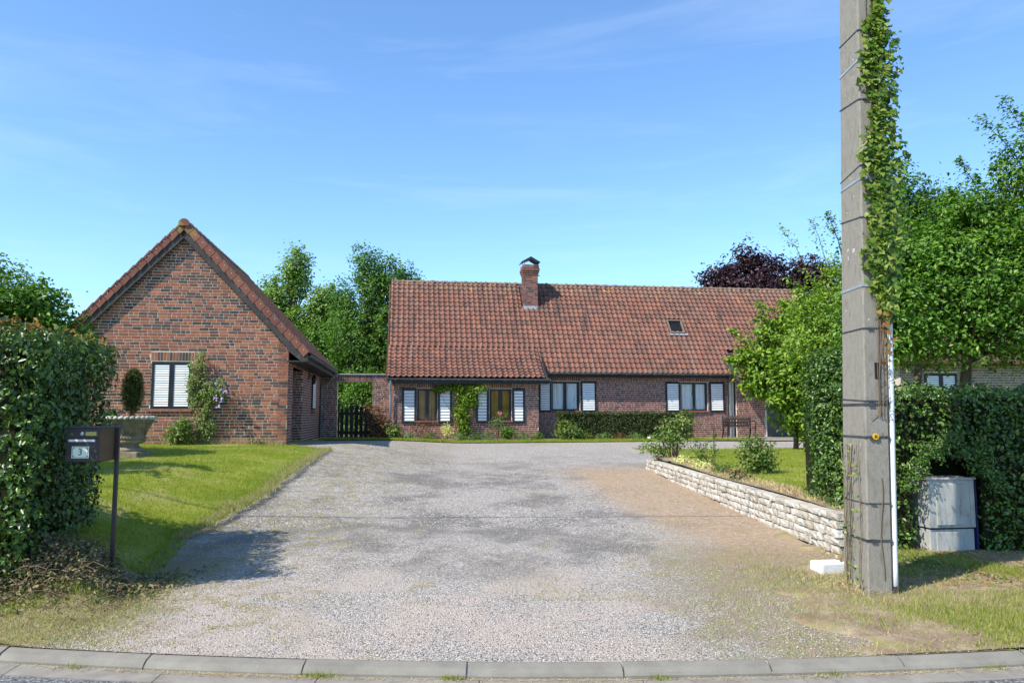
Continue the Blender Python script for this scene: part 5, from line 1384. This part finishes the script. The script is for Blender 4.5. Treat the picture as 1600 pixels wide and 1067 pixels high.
make_tree('garden_tree', (6.25, 15.5, .68), 1.8, [(-.1, 0, 2.5, .7, .8, .9), (.5, 0, 2.2, 1.0, 1.0, 1.1), (.5, 0, 3.5, .6, .6, .8), (-.3, 0, 3.2, .3, .4, .5)], 700, 20, .12, .075, LM['magnolia'],
          'soft green tree with thin twigs showing left and behind the concrete pole', trunk_r=.07, limb_share=.15, shoots=[((-.2, 0, 3.6), (-.85, 0, 4.75), 110), ((.1, 0, 3.9), (-.2, 0, 4.9), 110), ((-.2, 0, 3.0), (-.75, 0, 3.7), 90)])
sh = [((.2, 0, 4.1), (.05, 0, 4.8), 153), ((-.6, 0, 3.7), (-.85, 0, 4.85), 153), ((-1.2, -.1, 3.6), (-1.25, -.1, 4.25), 136), ((-.1, 0, 4.0), (-.55, 0, 4.7), 153), ((.7, 0, 4.2), (.2, 0, 5.3), 255), ((.9, 0, 4.3), (.45, 0, 5.0), 153),
      ((1.6, 0, 4.5), (.55, 0, 6.05), 374), ((1.7, 0, 4.6), (1.0, 0, 6.35), 340), ((1.9, 0, 4.3), (1.3, 0, 6.1), 340), ((-1.7, 0, 3.2), (-2.0, 0, 4.4), 204), ((1.3, 0, 3.9), (.75, 0, 5.2), 204)]
make_tree('fruit_tree', (7.2, 12.6, .55), 1.9, [(.2, 0, 2.9, 1.7, 1.3, 1.35), (-1.1, -.1, 2.7, .85, .9, 1.2), (1.4, .1, 3.4, 1.3, 1.2, 1.45), (-.8, 0, 3.6, .6, .6, .7), (.4, 0, 3.9, 1.0, .8, .75), (1.7, 0, 4.5, .9, .7, .6), (1.25, 0, 5.1, .5, .5, .6), (.3, 0, 4.4, .6, .5, .45), (2.4, 0, 2.9, 1.2, 1.2, 1.4), (-1.5, 0, 2.4, .5, .5, .9)], 4200, 16, .10, .082, LM['apple'],
          'spreading bright green fruit tree with upright shoots above the right hedge', trunk_r=.1, limb_share=.06, shell=.42, shoots=sh, zmin=1.95)
make_tree('tall_tree', (8.5, 16.5, .7), 2.5, [(0, 0, 3.9, 1.2, .9, 1.6), (-.2, 0, 5.5, .65, .5, 1.1), (1.3, 0, 4.7, 1.0, .9, 1.1), (.6, 0, 5.2, .7, .6, .9)], 1300, 18, .13, .09, LM['treeB'], 'darker pointed green tree just right of the pole behind the fruit tree', trunk_r=.09, limb_share=.1)
make_tree('garden_tree', (-9.95, 14.2, 1.4), 1.6, [(-.3, 0, 2.1, 1.9, 1.5, 1.15), (.9, 0, 1.8, 1.0, .9, .8), (1.75, 0, 1.45, .7, .6, .55), (-1.0, 0, 2.6, .9, .9, .8), (1.3, 0, 2.3, .5, .5, .4)], 1600, 18, .11, .10, LM['apple'],
          'mid green leafy tree showing above the left hedge beside the garage roof', trunk_r=.1, limb_share=.1, shoots=[((1.6, 0, 1.5), (2.2, 0, 2.05), 60), ((1.0, 0, 2.0), (1.35, 0, 2.75), 60)])
make_tree('garden_tree', (-10.6, 11.9, 1.0), 1.6, [(0, 0, 2.2, 1.2, 1.0, 1.1), (.5, 0, 2.9, .45, .4, .5)], 500, 18, .12, .08, LM['grey_green'], 'greyish green tree at the far left edge above the hedge', trunk_r=.09, limb_share=.15)
make_tree('shade_tree', (-10.2, 10.2, .9), 2.4, [(0, 0, 3.9, 1.6, 1.0, .8), (.9, .3, 3.0, .9, .6, .4), (1.3, -.6, 3.6, .9, .3, .2), (1.6, .6, 3.7, .8, .25, .15)], 800, 16, .10, .15, LM['treeB'], 'tree beyond the left edge whose branches shade the left lawn', trunk_r=.1, limb_share=.15)

# ------------------------------------------------------------------ shrubs and garden plants
def HP(t, e, dz=0):   # house frame to world
    return (-4.97 + math.cos(A8) * t + math.sin(A8) * e, 31.5 + math.sin(A8) * t - math.cos(A8) * e, HZ + dz)
def GP(x, y, dz=0):   # garage frame to world
    return (gar.location.x + math.cos(A8) * x - math.sin(A8) * y, gar.location.y + math.sin(A8) * x + math.cos(A8) * y, GZ + dz)
# clematis climbing on the garage gable
cl = empty('climbing_clematis', GP(3.25, -.12), A8, 'clematis with mauve flowers climbing the garage gable beside the white shutter', 'climbing plant')
P, O, C = lobe_points([(.0, -.06, .45, .28, .14, .45), (-.05, -.06, 1.15, .32, .12, .5), (-.22, -.04, 1.85, .22, .1, .45), (.25, -.1, 1.35, .3, .14, .35), (-.3, -.06, 1.4, .15, .1, .5), (-.12, -.04, 2.25, .08, .06, .2)], 420, 8, .05, .6)
leaves('foliage', P, O * .4 + RNG.normal(size=P.shape) * .5 + np.array([-.2, -1, .5]), .06 * RNG.uniform(.6, 1.3, len(P)), LM['shrub'], cl)
st = MB()
for k_ in range(9):
    x = random.uniform(-.15, .15); pts = [(x, 0, -.05)]
    for z in np.linspace(.2, random.uniform(1.4, 2.4), 9): x += random.uniform(-.08, .07); pts.append((x, random.uniform(-.1, .02), z))
    st.tube(pts, .006, 4)
st.obj('stems', M['twig'], cl)
Pf = []
for (fx, fz) in ((.42, 1.38), (.5, 1.36), (.58, 1.34), (.34, 1.18), (.42, 1.12), (.27, 1.22), (.36, 1.0), (.3, 1.55), (.45, 1.2)):
    for k_ in range(6): Pf.append((fx + random.gauss(0, .02), -.25, fz + random.gauss(0, .015)))
Pf = np.array(Pf); leaves('flowers', Pf, RNG.normal(size=Pf.shape) * .4 + np.array([-.2, -1, .7]), .06, LM['flower_purple'], cl, width=.7)['kind'] = 'stuff'
bush('flowering_shrub', GP(2.75, -.35), [(0, 0, .32, .34, .25, .34), (.1, 0, .55, .2, .2, .2)], 1500, .075, LM['shrub'], 'small bushy shrub at the foot of the garage gable below the shutter', 'shrub', cr=.05)
bush('weed_clump', GP(4.55, -.15), [(0, 0, .1, .2, .1, .16)], 260, .05, LM['litter'], 'weedy clump at the foot of the garage wall near its right corner', 'plant', cr=.04)
# dry grass at the wall foot
n = 2600; gx_ = RNG.uniform(2.4, 5.1, n); gy_ = -RNG.uniform(0.02, .22, n)
Q = np.stack([gar.location.x + math.cos(A8) * gx_ - math.sin(A8) * gy_, gar.location.y + math.sin(A8) * gx_ + math.cos(A8) * gy_], 1)
o = blades('dry_grass', Q, hL(Q[:, 0], Q[:, 1]) - .02, RNG.uniform(.06, .22, n), .008, M['straw'], lean=.9); props(o, kind='stuff')

# bed before the wing
bush('climbing_rose', HP(2.75, 4.05), [(-.1, 0, .9, .28, .14, .45), (.1, 0, 1.45, .42, .14, .35), (-.3, -.02, 1.85, .7, .1, .12), (.5, -.02, 1.85, .4, .1, .12), (0, 0, .4, .2, .12, .3), (-.9, -.02, 1.82, .25, .08, .1)], 3400, .095, LM['magnolia'], 'climbing plant trained between the wing windows and along the eaves', 'climbing plant', cr=.06, shell=.5)
bush('red_leaved_shrub', HP(-.35, 4.2), [(0, 0, .75, .42, .3, .5), (.25, 0, .5, .3, .3, .4), (-.3, 0, 1.05, .2, .2, .25)], 2200, .08, LM['red'], 'reddish-leaved shrub in front of the brick pier beside the gate', 'shrub', cr=.07)
bush('leafy_shrub', HP(.25, 4.45), [(0, 0, .28, .32, .25, .3)], 900, .08, LM['shrub'], 'round green shrub at the left foot of the house downpipe', 'shrub')
bush('leafy_shrub', HP(6.3, 4.7), [(0, 0, .38, .45, .3, .36), (.3, 0, .25, .3, .3, .22)], 1700, .08, LM['shrub'], 'bushy green shrub at the corner between the house wing and the low hedge', 'shrub')
bush('yellow_shrub', HP(2.1, 4.4), [(0, 0, .38, .16, .14, .2)], 420, .06, LM['flower_yellow'], 'small yellow-green plant low in the bed left of the climbing plant', 'plant')
bush('leafy_shrub', HP(4.25, 4.35), [(0, 0, .3, .3, .2, .26)], 1000, .07, LM['apple'], 'dark green mound under the ochre-toned window', 'shrub')
bush('rose_plant', HP(3.9, 4.3), [(0, 0, .62, .28, .14, .16), (.1, 0, .9, .1, .1, .2)], 380, .075, LM['lily'], 'pale rose bush with a red bloom before the ochre-toned window', 'rose', flowers=(LM['flower_red'], 1, .08))
bush('rose_plant', HP(1.3, 4.25), [(0, 0, .5, .5, .12, .35)], 420, .06, LM['red'], 'bronze young rose shoots below the amber-toned window', 'rose')
k_ = 0
for t, s_, m_, lab in ((.8, .22, 'lily', 'pale green perennial at the left end of the bed under the first white shutter'), (1.55, .2, 'grey_green', 'grey-green perennial under the amber-toned window'), (2.55, .2, 'lily', 'pale leafy perennial at the foot of the climbing plant'),
                       (3.1, .2, 'grey_green', 'grey-green perennial just right of the climbing plant'), (3.6, .22, 'lily', 'strappy pale perennial left of the dark green mound'), (4.8, .22, 'lily', 'strappy pale perennial right of the dark green mound'),
                       (5.3, .2, 'apple', 'bright green perennial at the corner pillar of the wing'), (7.1, .2, 'shrub', 'low green perennial at the left foot of the low hedge'), (7.7, .18, 'lily', 'pale perennial before the left third of the low hedge'), (8.3, .18, 'red', 'bronze perennial before the middle of the low hedge'), (8.9, .16, 'lily', 'small pale perennial before the centre right of the low hedge')):
    bush('perennial', HP(t, 4.55), [(0, 0, s_ * .6, .28, .18, s_)], 420, .075, LM[m_], lab, 'plant', group='perennials in the bed before the house', width=.3, cr=.05)
bp_ = MB().lathe([(.05, 0), (.065, .13), (.06, .13), (.045, .02)], 12); o = bp_.obj('white_flower_pot', M['white_paint'], None, smooth=True, label='tiny white flower pot in front of the low hedge', cat='flower pot'); o.location = HP(9.35, 4.6)
# strip of grass before the bed and bed soil
def hstrip(name, t0, t1, e0, e1, lift, m, nx=40):
    mb = MB()
    for i in range(nx + 1):
        t = t0 + (t1 - t0) * i / nx
        for e in (e0, (e0 + e1) / 2, e1):
            p = HP(t, e); mb.v.append((p[0], p[1], max(float(hgt(p[0], p[1])), 0) + lift))
    for i in range(nx):
        for j in range(2): mb.f.append((i * 3 + j, i * 3 + j + 1, i * 3 + j + 4, i * 3 + j + 3))
    return mb.obj(name, m, None, kind='structure')
hstrip('grass_strip', -2.2, 13.0, 5.45, 4.75, .03, M['turf'])
hstrip('flower_bed', -2.2, 12.9, 4.75, 2.9, .035, M['soil'])
hstrip('terrace', 12.9, 22, 6.0, 2.9, .035, M['channel'])
n = 16000; t_ = RNG.uniform(-2.2, 13, n); e_ = RNG.uniform(4.65, 5.5, n)
Q = np.stack([-4.97 + math.cos(A8) * t_ + math.sin(A8) * e_, 31.5 + math.sin(A8) * t_ - math.cos(A8) * e_], 1)
o = blades('grass', Q, hgt(Q[:, 0], Q[:, 1]) + .02, RNG.uniform(.04, .1, n), .012, LM['grass'], lean=.6); props(o, kind='stuff')

# plants along the stone wall
WZ = .66
bush('rose_bush', (3.55, 17.4, WZ), [(-.35, 0, .3, .4, .3, .3), (.05, 0, .55, .35, .3, .35), (.25, 0, .85, .3, .25, .25), (-.1, 0, .75, .2, .2, .2)], 1500, .07, LM['shrub'], 'open leafy rose bush at the far end of the stone wall', 'rose bush', cr=.05, stems=22)
bush('bushy_shrub', (4.12, 13.3, WZ), [(-.1, 0, .38, .26, .24, .34), (.12, 0, .32, .26, .22, .3), (.05, 0, .12, .26, .22, .18)], 2600, .055, LM['shrub'], 'rounded bright shrub with dense twigs on the lawn edge above the stone wall', 'shrub', cr=.04, stems=50)
stk = empty('staked_plant', (3.85, 15.0, WZ), 0, 'thin dark garden stake with a straggly leggy plant above the stone wall', 'plant')
MB().box(-.006, .006, -.006, .006, -.05, .72).obj('stake', M['iron'], stk)
P, O, C = lobe_points([(-.25, 0, .42, .3, .15, .18), (-.1, 0, .2, .25, .15, .2), (.0, 0, .6, .12, .1, .1)], 60, 6, .035, .6)
leaves('foliage', P, O + RNG.normal(size=P.shape), .05, LM['grey_green'], stk)
st = MB()
for c in C[:26]: st.tube([(c[0] * .3, c[1] * .3, 0), (c[0] * .7, c[1] * .7, c[2] * .7), tuple(c)], .0035, 4)
st.obj('stems', M['twig'], stk)
for (x, y, lab, m_) in ((3.45, 15.7, 'yellow-flowered low plant nearest the far end of the stone wall', 'flower_yellow'), (3.5, 14.5, 'yellow-flowered low plant in the middle of the wall-top bed', 'flower_yellow'), (3.55, 13.5, 'green low plant beside the rounded shrub on the wall-top bed', 'grey_green'), (3.5, 12.2, 'tiny dry-leaved plant on the wall-top bed in front of the rounded shrub', 'litter')):
    bush('bed_plant', (x, y, WZ), [(0, 0, .08, .2, .25, .12)], 240, .05, LM[m_], lab, 'plant', group='low plants in the bed on the stone wall', cr=.04)
hs_ = MB()
for y in np.arange(8.2, 18, .4):
    hs_.v += [(wallX(y) + .12, y, .655), (wallX(y) + .6 + .1 * math.sin(y * 3), y, .665)]
for i in range(len(hs_.v) // 2 - 1): hs_.f.append((2 * i, 2 * i + 1, 2 * i + 3, 2 * i + 2))
for i, v in enumerate(hs_.v): hs_.v[i] = (v[0], v[1], float(hR(v[0], v[1])) + .006)
hs_.obj('flower_bed', M['soil'], None, kind='structure')

# ------------------------------------------------------------------ grass, weeds, litter, pebbles
def scat(n, x0, x1, y0, y1, near=1.6):
    u = RNG.uniform(0, 1, n) ** near
    return np.stack([RNG.uniform(x0, x1, n), y0 + (y1 - y0) * u], 1)
def clumpy(Q, s, thr):
    v = np.sin(Q[:, 0] * s + 1.3 * np.sin(Q[:, 1] * s * .8)) + np.sin(Q[:, 1] * s * 1.37 + 1.7 * np.sin(Q[:, 0] * s * .9)) + RNG.normal(size=len(Q)) * .5
    return v > thr
def infrustum(Q, m=1.15): return np.abs(Q[:, 0]) < Q[:, 1] * .656 * m
Q = scat(250000, -11.5, -3.3, 7.5, 20, 1.3); Q = Q[(Q[:, 0] < edgeL(Q[:, 1]) + .03) & infrustum(Q)]
dm = clumpy(Q, 1.7, 1.35); Qd = Q[dm]; Q = Q[~dm]
o = blades('dry_grass', Qd, hL(Qd[:, 0], Qd[:, 1]) - .01, RNG.uniform(.015, .04, len(Qd)), RNG.uniform(.004, .009, len(Qd))[:, None], LM['grass_dry'], lean=1.0); props(o, kind='stuff')
o = blades('grass', Q, hL(Q[:, 0], Q[:, 1]) - .008, RNG.uniform(.02, .055, len(Q)), RNG.uniform(.004, .009, len(Q))[:, None], LM['grass'], lean=.8); props(o, kind='stuff')
ky = RNG.uniform(9, 18.3, 9000); Q = np.stack([edgeL(ky) + RNG.normal(size=len(ky)) * .05, ky], 1)
o = blades('edge_grass', Q, np.minimum(hL(Q[:, 0], ky), hgt(Q[:, 0], ky) + .09), RNG.uniform(.03, .09, len(Q)), .009, LM['grass_dry'], lean=1.0); props(o, kind='stuff')
Q = scat(190000, 3.3, 12.5, 8.6, 22.9, 1.3); wx = np.interp(Q[:, 1], [8.1, 18], [3.85, 3.6]) + .12 * np.sin(Q[:, 1] * 3); Q = Q[(Q[:, 0] > wx) & infrustum(Q)]
o = blades('grass', Q, hR(Q[:, 0], Q[:, 1]) - .008, RNG.uniform(.02, .06, len(Q)), RNG.uniform(.005, .01, len(Q))[:, None], LM['grass'], lean=.8); props(o, kind='stuff')
# dry bed litter by the wall
ky = RNG.uniform(8.3, 18, 7000); Q = np.stack([np.interp(ky, [8.1, 18], [3.5, 3.25]) + RNG.uniform(0, .45, len(ky)), ky], 1)
o = blades('dry_grass', Q, hR(Q[:, 0], ky), RNG.uniform(.01, .06, len(Q)), .01, M['straw'], lean=1.6); props(o, kind='stuff')
# verges
Q = scat(90000, .9, 6.2, 5.1, 8.4, 1.0); Q = Q[(Q[:, 0] > edgeR(Q[:, 1]) - .95 + np.abs(RNG.normal(size=len(Q))) * .6) & (Q[:, 1] > kerbY(Q[:, 0]) + .05)]
inner = S((Q[:, 0] - 1.6) / 2.0); Q = Q[RNG.uniform(0, 1, len(Q)) < .25 + .75 * inner]; dist = Q[:, 1] + .0 * Q[:, 0]
g1 = clumpy(Q, 2.3, -.2) & (Q[:, 1] < 7.6) | clumpy(Q, 3.1, 1.0)
Qg, Qd = Q[g1], Q[~g1]
o = blades('grass', Qg, hV(Qg[:, 0], Qg[:, 1]) - .005, RNG.uniform(.015, .055, len(Qg)), RNG.uniform(.003, .006, len(Qg))[:, None], LM['grass_dry'], lean=1.2); props(o, kind='stuff')
gg = Qg[(Qg[:, 0] > 2.6) & clumpy(Qg, 1.9, .1)]; gg = gg + RNG.normal(size=gg.shape) * .02
o = blades('grass', gg, hV(gg[:, 0], gg[:, 1]) - .005, RNG.uniform(.02, .07, len(gg)), .006, LM['grass'], lean=.9); props(o, kind='stuff')
Qd = Qd[: len(Qd) // 3]
o = blades('dry_grass', Qd, hV(Qd[:, 0], Qd[:, 1]) - .003, RNG.uniform(.006, .02, len(Qd)), .005, M['straw'], lean=3.0); props(o, kind='stuff')
Q = scat(60000, -6.5, -2.5, 5.25, 7.6, 1.0); Q = Q[(Q[:, 0] < edgeL(Q[:, 1]) + .25 + RNG.normal(size=len(Q)) * .15) & (Q[:, 1] > kerbY(Q[:, 0]) + .05)]
keep = clumpy(Q, 2.6, -1.0); Q = Q[keep]; g1 = clumpy(Q, 3, .9)
def hvl(Q): return np.maximum(hL(Q[:, 0], Q[:, 1]) - .006, hgt(Q[:, 0], Q[:, 1]))
o = blades('dry_grass', Q[~g1], hvl(Q[~g1]), RNG.uniform(.012, .045, (~g1).sum()), .005, LM['grass_dry'], lean=1.8); props(o, kind='stuff')
o = blades('grass', Q[g1], hvl(Q[g1]), RNG.uniform(.02, .06, g1.sum()), .006, LM['grass'], lean=1.0); props(o, kind='stuff')
# moss and sprouts in the gravel
Q = scat(60000, -3.6, 3.0, 6.6, 22, 1.7); msk = clumpy(Q, 1.4, 1.55) | ((Q[:, 0] < -2.2 + .4 * np.sin(Q[:, 1] * 2)) & clumpy(Q, 3.7, .6)); Q = Q[msk & (Q[:, 0] > edgeL(Q[:, 1]))]
Q = Q[: 9000]
o = blades('weeds', Q, hgt(Q[:, 0], Q[:, 1]) - .003, RNG.uniform(.006, .022, len(Q)), .006, LM['grass_dry'], lean=1.6); props(o, kind='stuff')
# kerb-foot straw and weeds
x = np.concatenate([RNG.normal(c, s_, k) for c, s_, k in ((-2.9, .2, 160), (-1.9, .3, 700), (-1.3, .1, 260), (-.9, .3, 220), (-.35, .04, 80), (1.0, .6, 420), (2.2, .4, 420), (.1, .5, 320), (3, .6, 500), (-2.2, .6, 120))])
Q = np.stack([x, kerbY(x) - .085 - np.abs(RNG.normal(size=len(x))) * .022], 1)
o = blades('straw', Q, np.full(len(Q), .037), RNG.uniform(.002, .012, len(Q)), .004, M['straw'], lean=9); props(o, kind='stuff')
x = np.concatenate([RNG.normal(c, .045, k) for c, k in ((-1.18, 70), (-2.82, 30), (-.38, 60), (.92, 50), (2.0, 30), (-1.25, 30), (3.1, 30))]); Q = np.stack([x, kerbY(x) - .085 - np.abs(RNG.normal(size=len(x))) * .015], 1)
o = blades('weeds', Q, np.full(len(Q), .036), RNG.uniform(.015, .05, len(Q)), .006, LM['grass'], lean=.9); props(o, kind='stuff')
# heap of cut ivy and twigs under the mailbox
n = 9000; hx = RNG.normal(-4.1, .8, n); hy = RNG.normal(6.55, .3, n) + np.maximum(0, hx + 3.9) * .7; k = (hx < -3.0 + .1 * RNG.normal(size=n)) & (hx > -6) & (hy > 5.85) & (hy < 7.9); hx, hy = hx[k], hy[k]
Q = np.stack([hx, hy], 1); zt_ = hvl(Q) + RNG.uniform(0, 1, len(Q)) * .30 * np.exp(-((hx + 4.2) / .9) ** 2) * np.exp(-((hy - 6.65) / .35) ** 2)
o = leaves('cut_ivy', np.stack([hx, hy, zt_ + .01], 1), RNG.normal(size=(len(hx), 3)) * .5 + np.array([0, -.3, .9]), .045 * RNG.uniform(.5, 1.2, len(hx)), LM['litter'], None); props(o, kind='stuff')
tw = MB()
for i in range(420):
    x_, y_ = random.gauss(-4.0, .6), random.gauss(6.5, .28)
    if x_ > -2.95: continue
    z_ = float(hvl(np.array([[x_, y_]]))[0]) + random.uniform(.0, .2) * math.exp(-((x_ + 4.0) / .9) ** 2); a_ = random.uniform(0, 2 * PI); l_ = random.uniform(.05, .22)
    tw.tube([(x_, y_, z_), (x_ + math.cos(a_) * l_ * .5, y_ + math.sin(a_) * l_ * .5, z_ + random.uniform(-.01, .06)), (x_ + math.cos(a_) * l_, y_ + math.sin(a_) * l_, z_ + random.uniform(-.04, .05))], .003, 4, cap=False)
tw.obj('cut_twigs', M['twig'], None, kind='stuff')
# leaf litter and low weeds on the right verge under the hedge, and by the pole
n = 3800; hx = RNG.uniform(3.3, 6.5, n); hy = 8.15 - np.abs(RNG.normal(size=n)) * .42; k = clumpy(np.stack([hx, hy], 1), 3.3, .2); hx, hy = hx[k], hy[k]
o = leaves('weeds', np.stack([hx, hy, hV(hx, hy) + RNG.uniform(0, .05, len(hx))], 1), RNG.normal(size=(len(hx), 3)) * .4 + np.array([0, -.2, 1]), .04 * RNG.uniform(.5, 1.3, len(hx)), LM['shrub'], None); props(o, kind='stuff')
n = 2200; hx = RNG.uniform(3.3, 6.5, n); hy = RNG.uniform(6.9, 8.3, n)
o = leaves('leaf_litter', np.stack([hx, hy, hV(hx, hy) + .008], 1), RNG.normal(size=(n, 3)) * .3 + np.array([0, 0, 1]), .03 * RNG.uniform(.5, 1.3, n), LM['ivy_dry'], None); props(o, kind='stuff')
x = RNG.normal(2.95, .16, 900); y = RNG.normal(6.95, .22, 900); Q = np.stack([x, y], 1)
o = blades('straw', Q, hgt(x, y) + RNG.uniform(0, .07, 900), RNG.uniform(.0, .05, 900), .005, M['straw'], lean=3.5); props(o, kind='stuff')
# pebbles on the driveway
def pebbles(name, n, x0, x1, y0, y1, s0, s1, near=1.5):
    Q = scat(n, x0, x1, y0, y1, near); Q = Q[(Q[:, 1] > kerbY(Q[:, 0]) + .05) & (Q[:, 0] > edgeL(Q[:, 1]) - .1)]
    thin = (np.sin(Q[:, 0] * 1.9 + np.sin(Q[:, 1] * 1.3) * 2) + np.sin(Q[:, 1] * 2.3) * .8 + RNG.normal(size=len(Q)) * 1.0) > -.9
    sandy = (Q[:, 0] > 1.6) & (Q[:, 1] > 8.0) & (RNG.uniform(0, 1, len(Q)) < .75)
    Q = Q[thin & ~sandy]; n = len(Q)
    octv = np.array([(1, 0, 0), (-1, 0, 0), (0, 1, 0), (0, -1, 0), (0, 0, 1), (0, 0, -1)], float)
    octf = np.array([(0, 2, 4), (2, 1, 4), (1, 3, 4), (3, 0, 4)])
    s = RNG.uniform(s0, s1, n)[:, None, None] * RNG.uniform(.6, 1.25, (n, 6, 1)) * np.array([1, 1, .62])
    a = RNG.uniform(0, 2 * PI, n); ca, sa = np.cos(a)[:, None], np.sin(a)[:, None]
    V = octv[None] * s
    X = V[:, :, 0] * ca - V[:, :, 1] * sa; Y = V[:, :, 0] * sa + V[:, :, 1] * ca
    V = np.stack([X + Q[:, 0:1], Y + Q[:, 1:2], V[:, :, 2] + hgt(Q[:, 0], Q[:, 1])[:, None] + s0 * .15], 2).reshape(-1, 3)
    F = (np.arange(n)[:, None, None] * 6 + octf[None]).reshape(-1, 3)
    o = bpy.data.objects.new(name, npmesh(name, V, F, M['pebble'], 3)); link(o); o['kind'] = 'stuff'
pebbles('gravel', 100000, -3.6, 3.1, 5.1, 12, .0028, .0068, 1.6)
pebbles('gravel', 26000, -4, 3.1, 10, 24, .007, .014, 1.3)
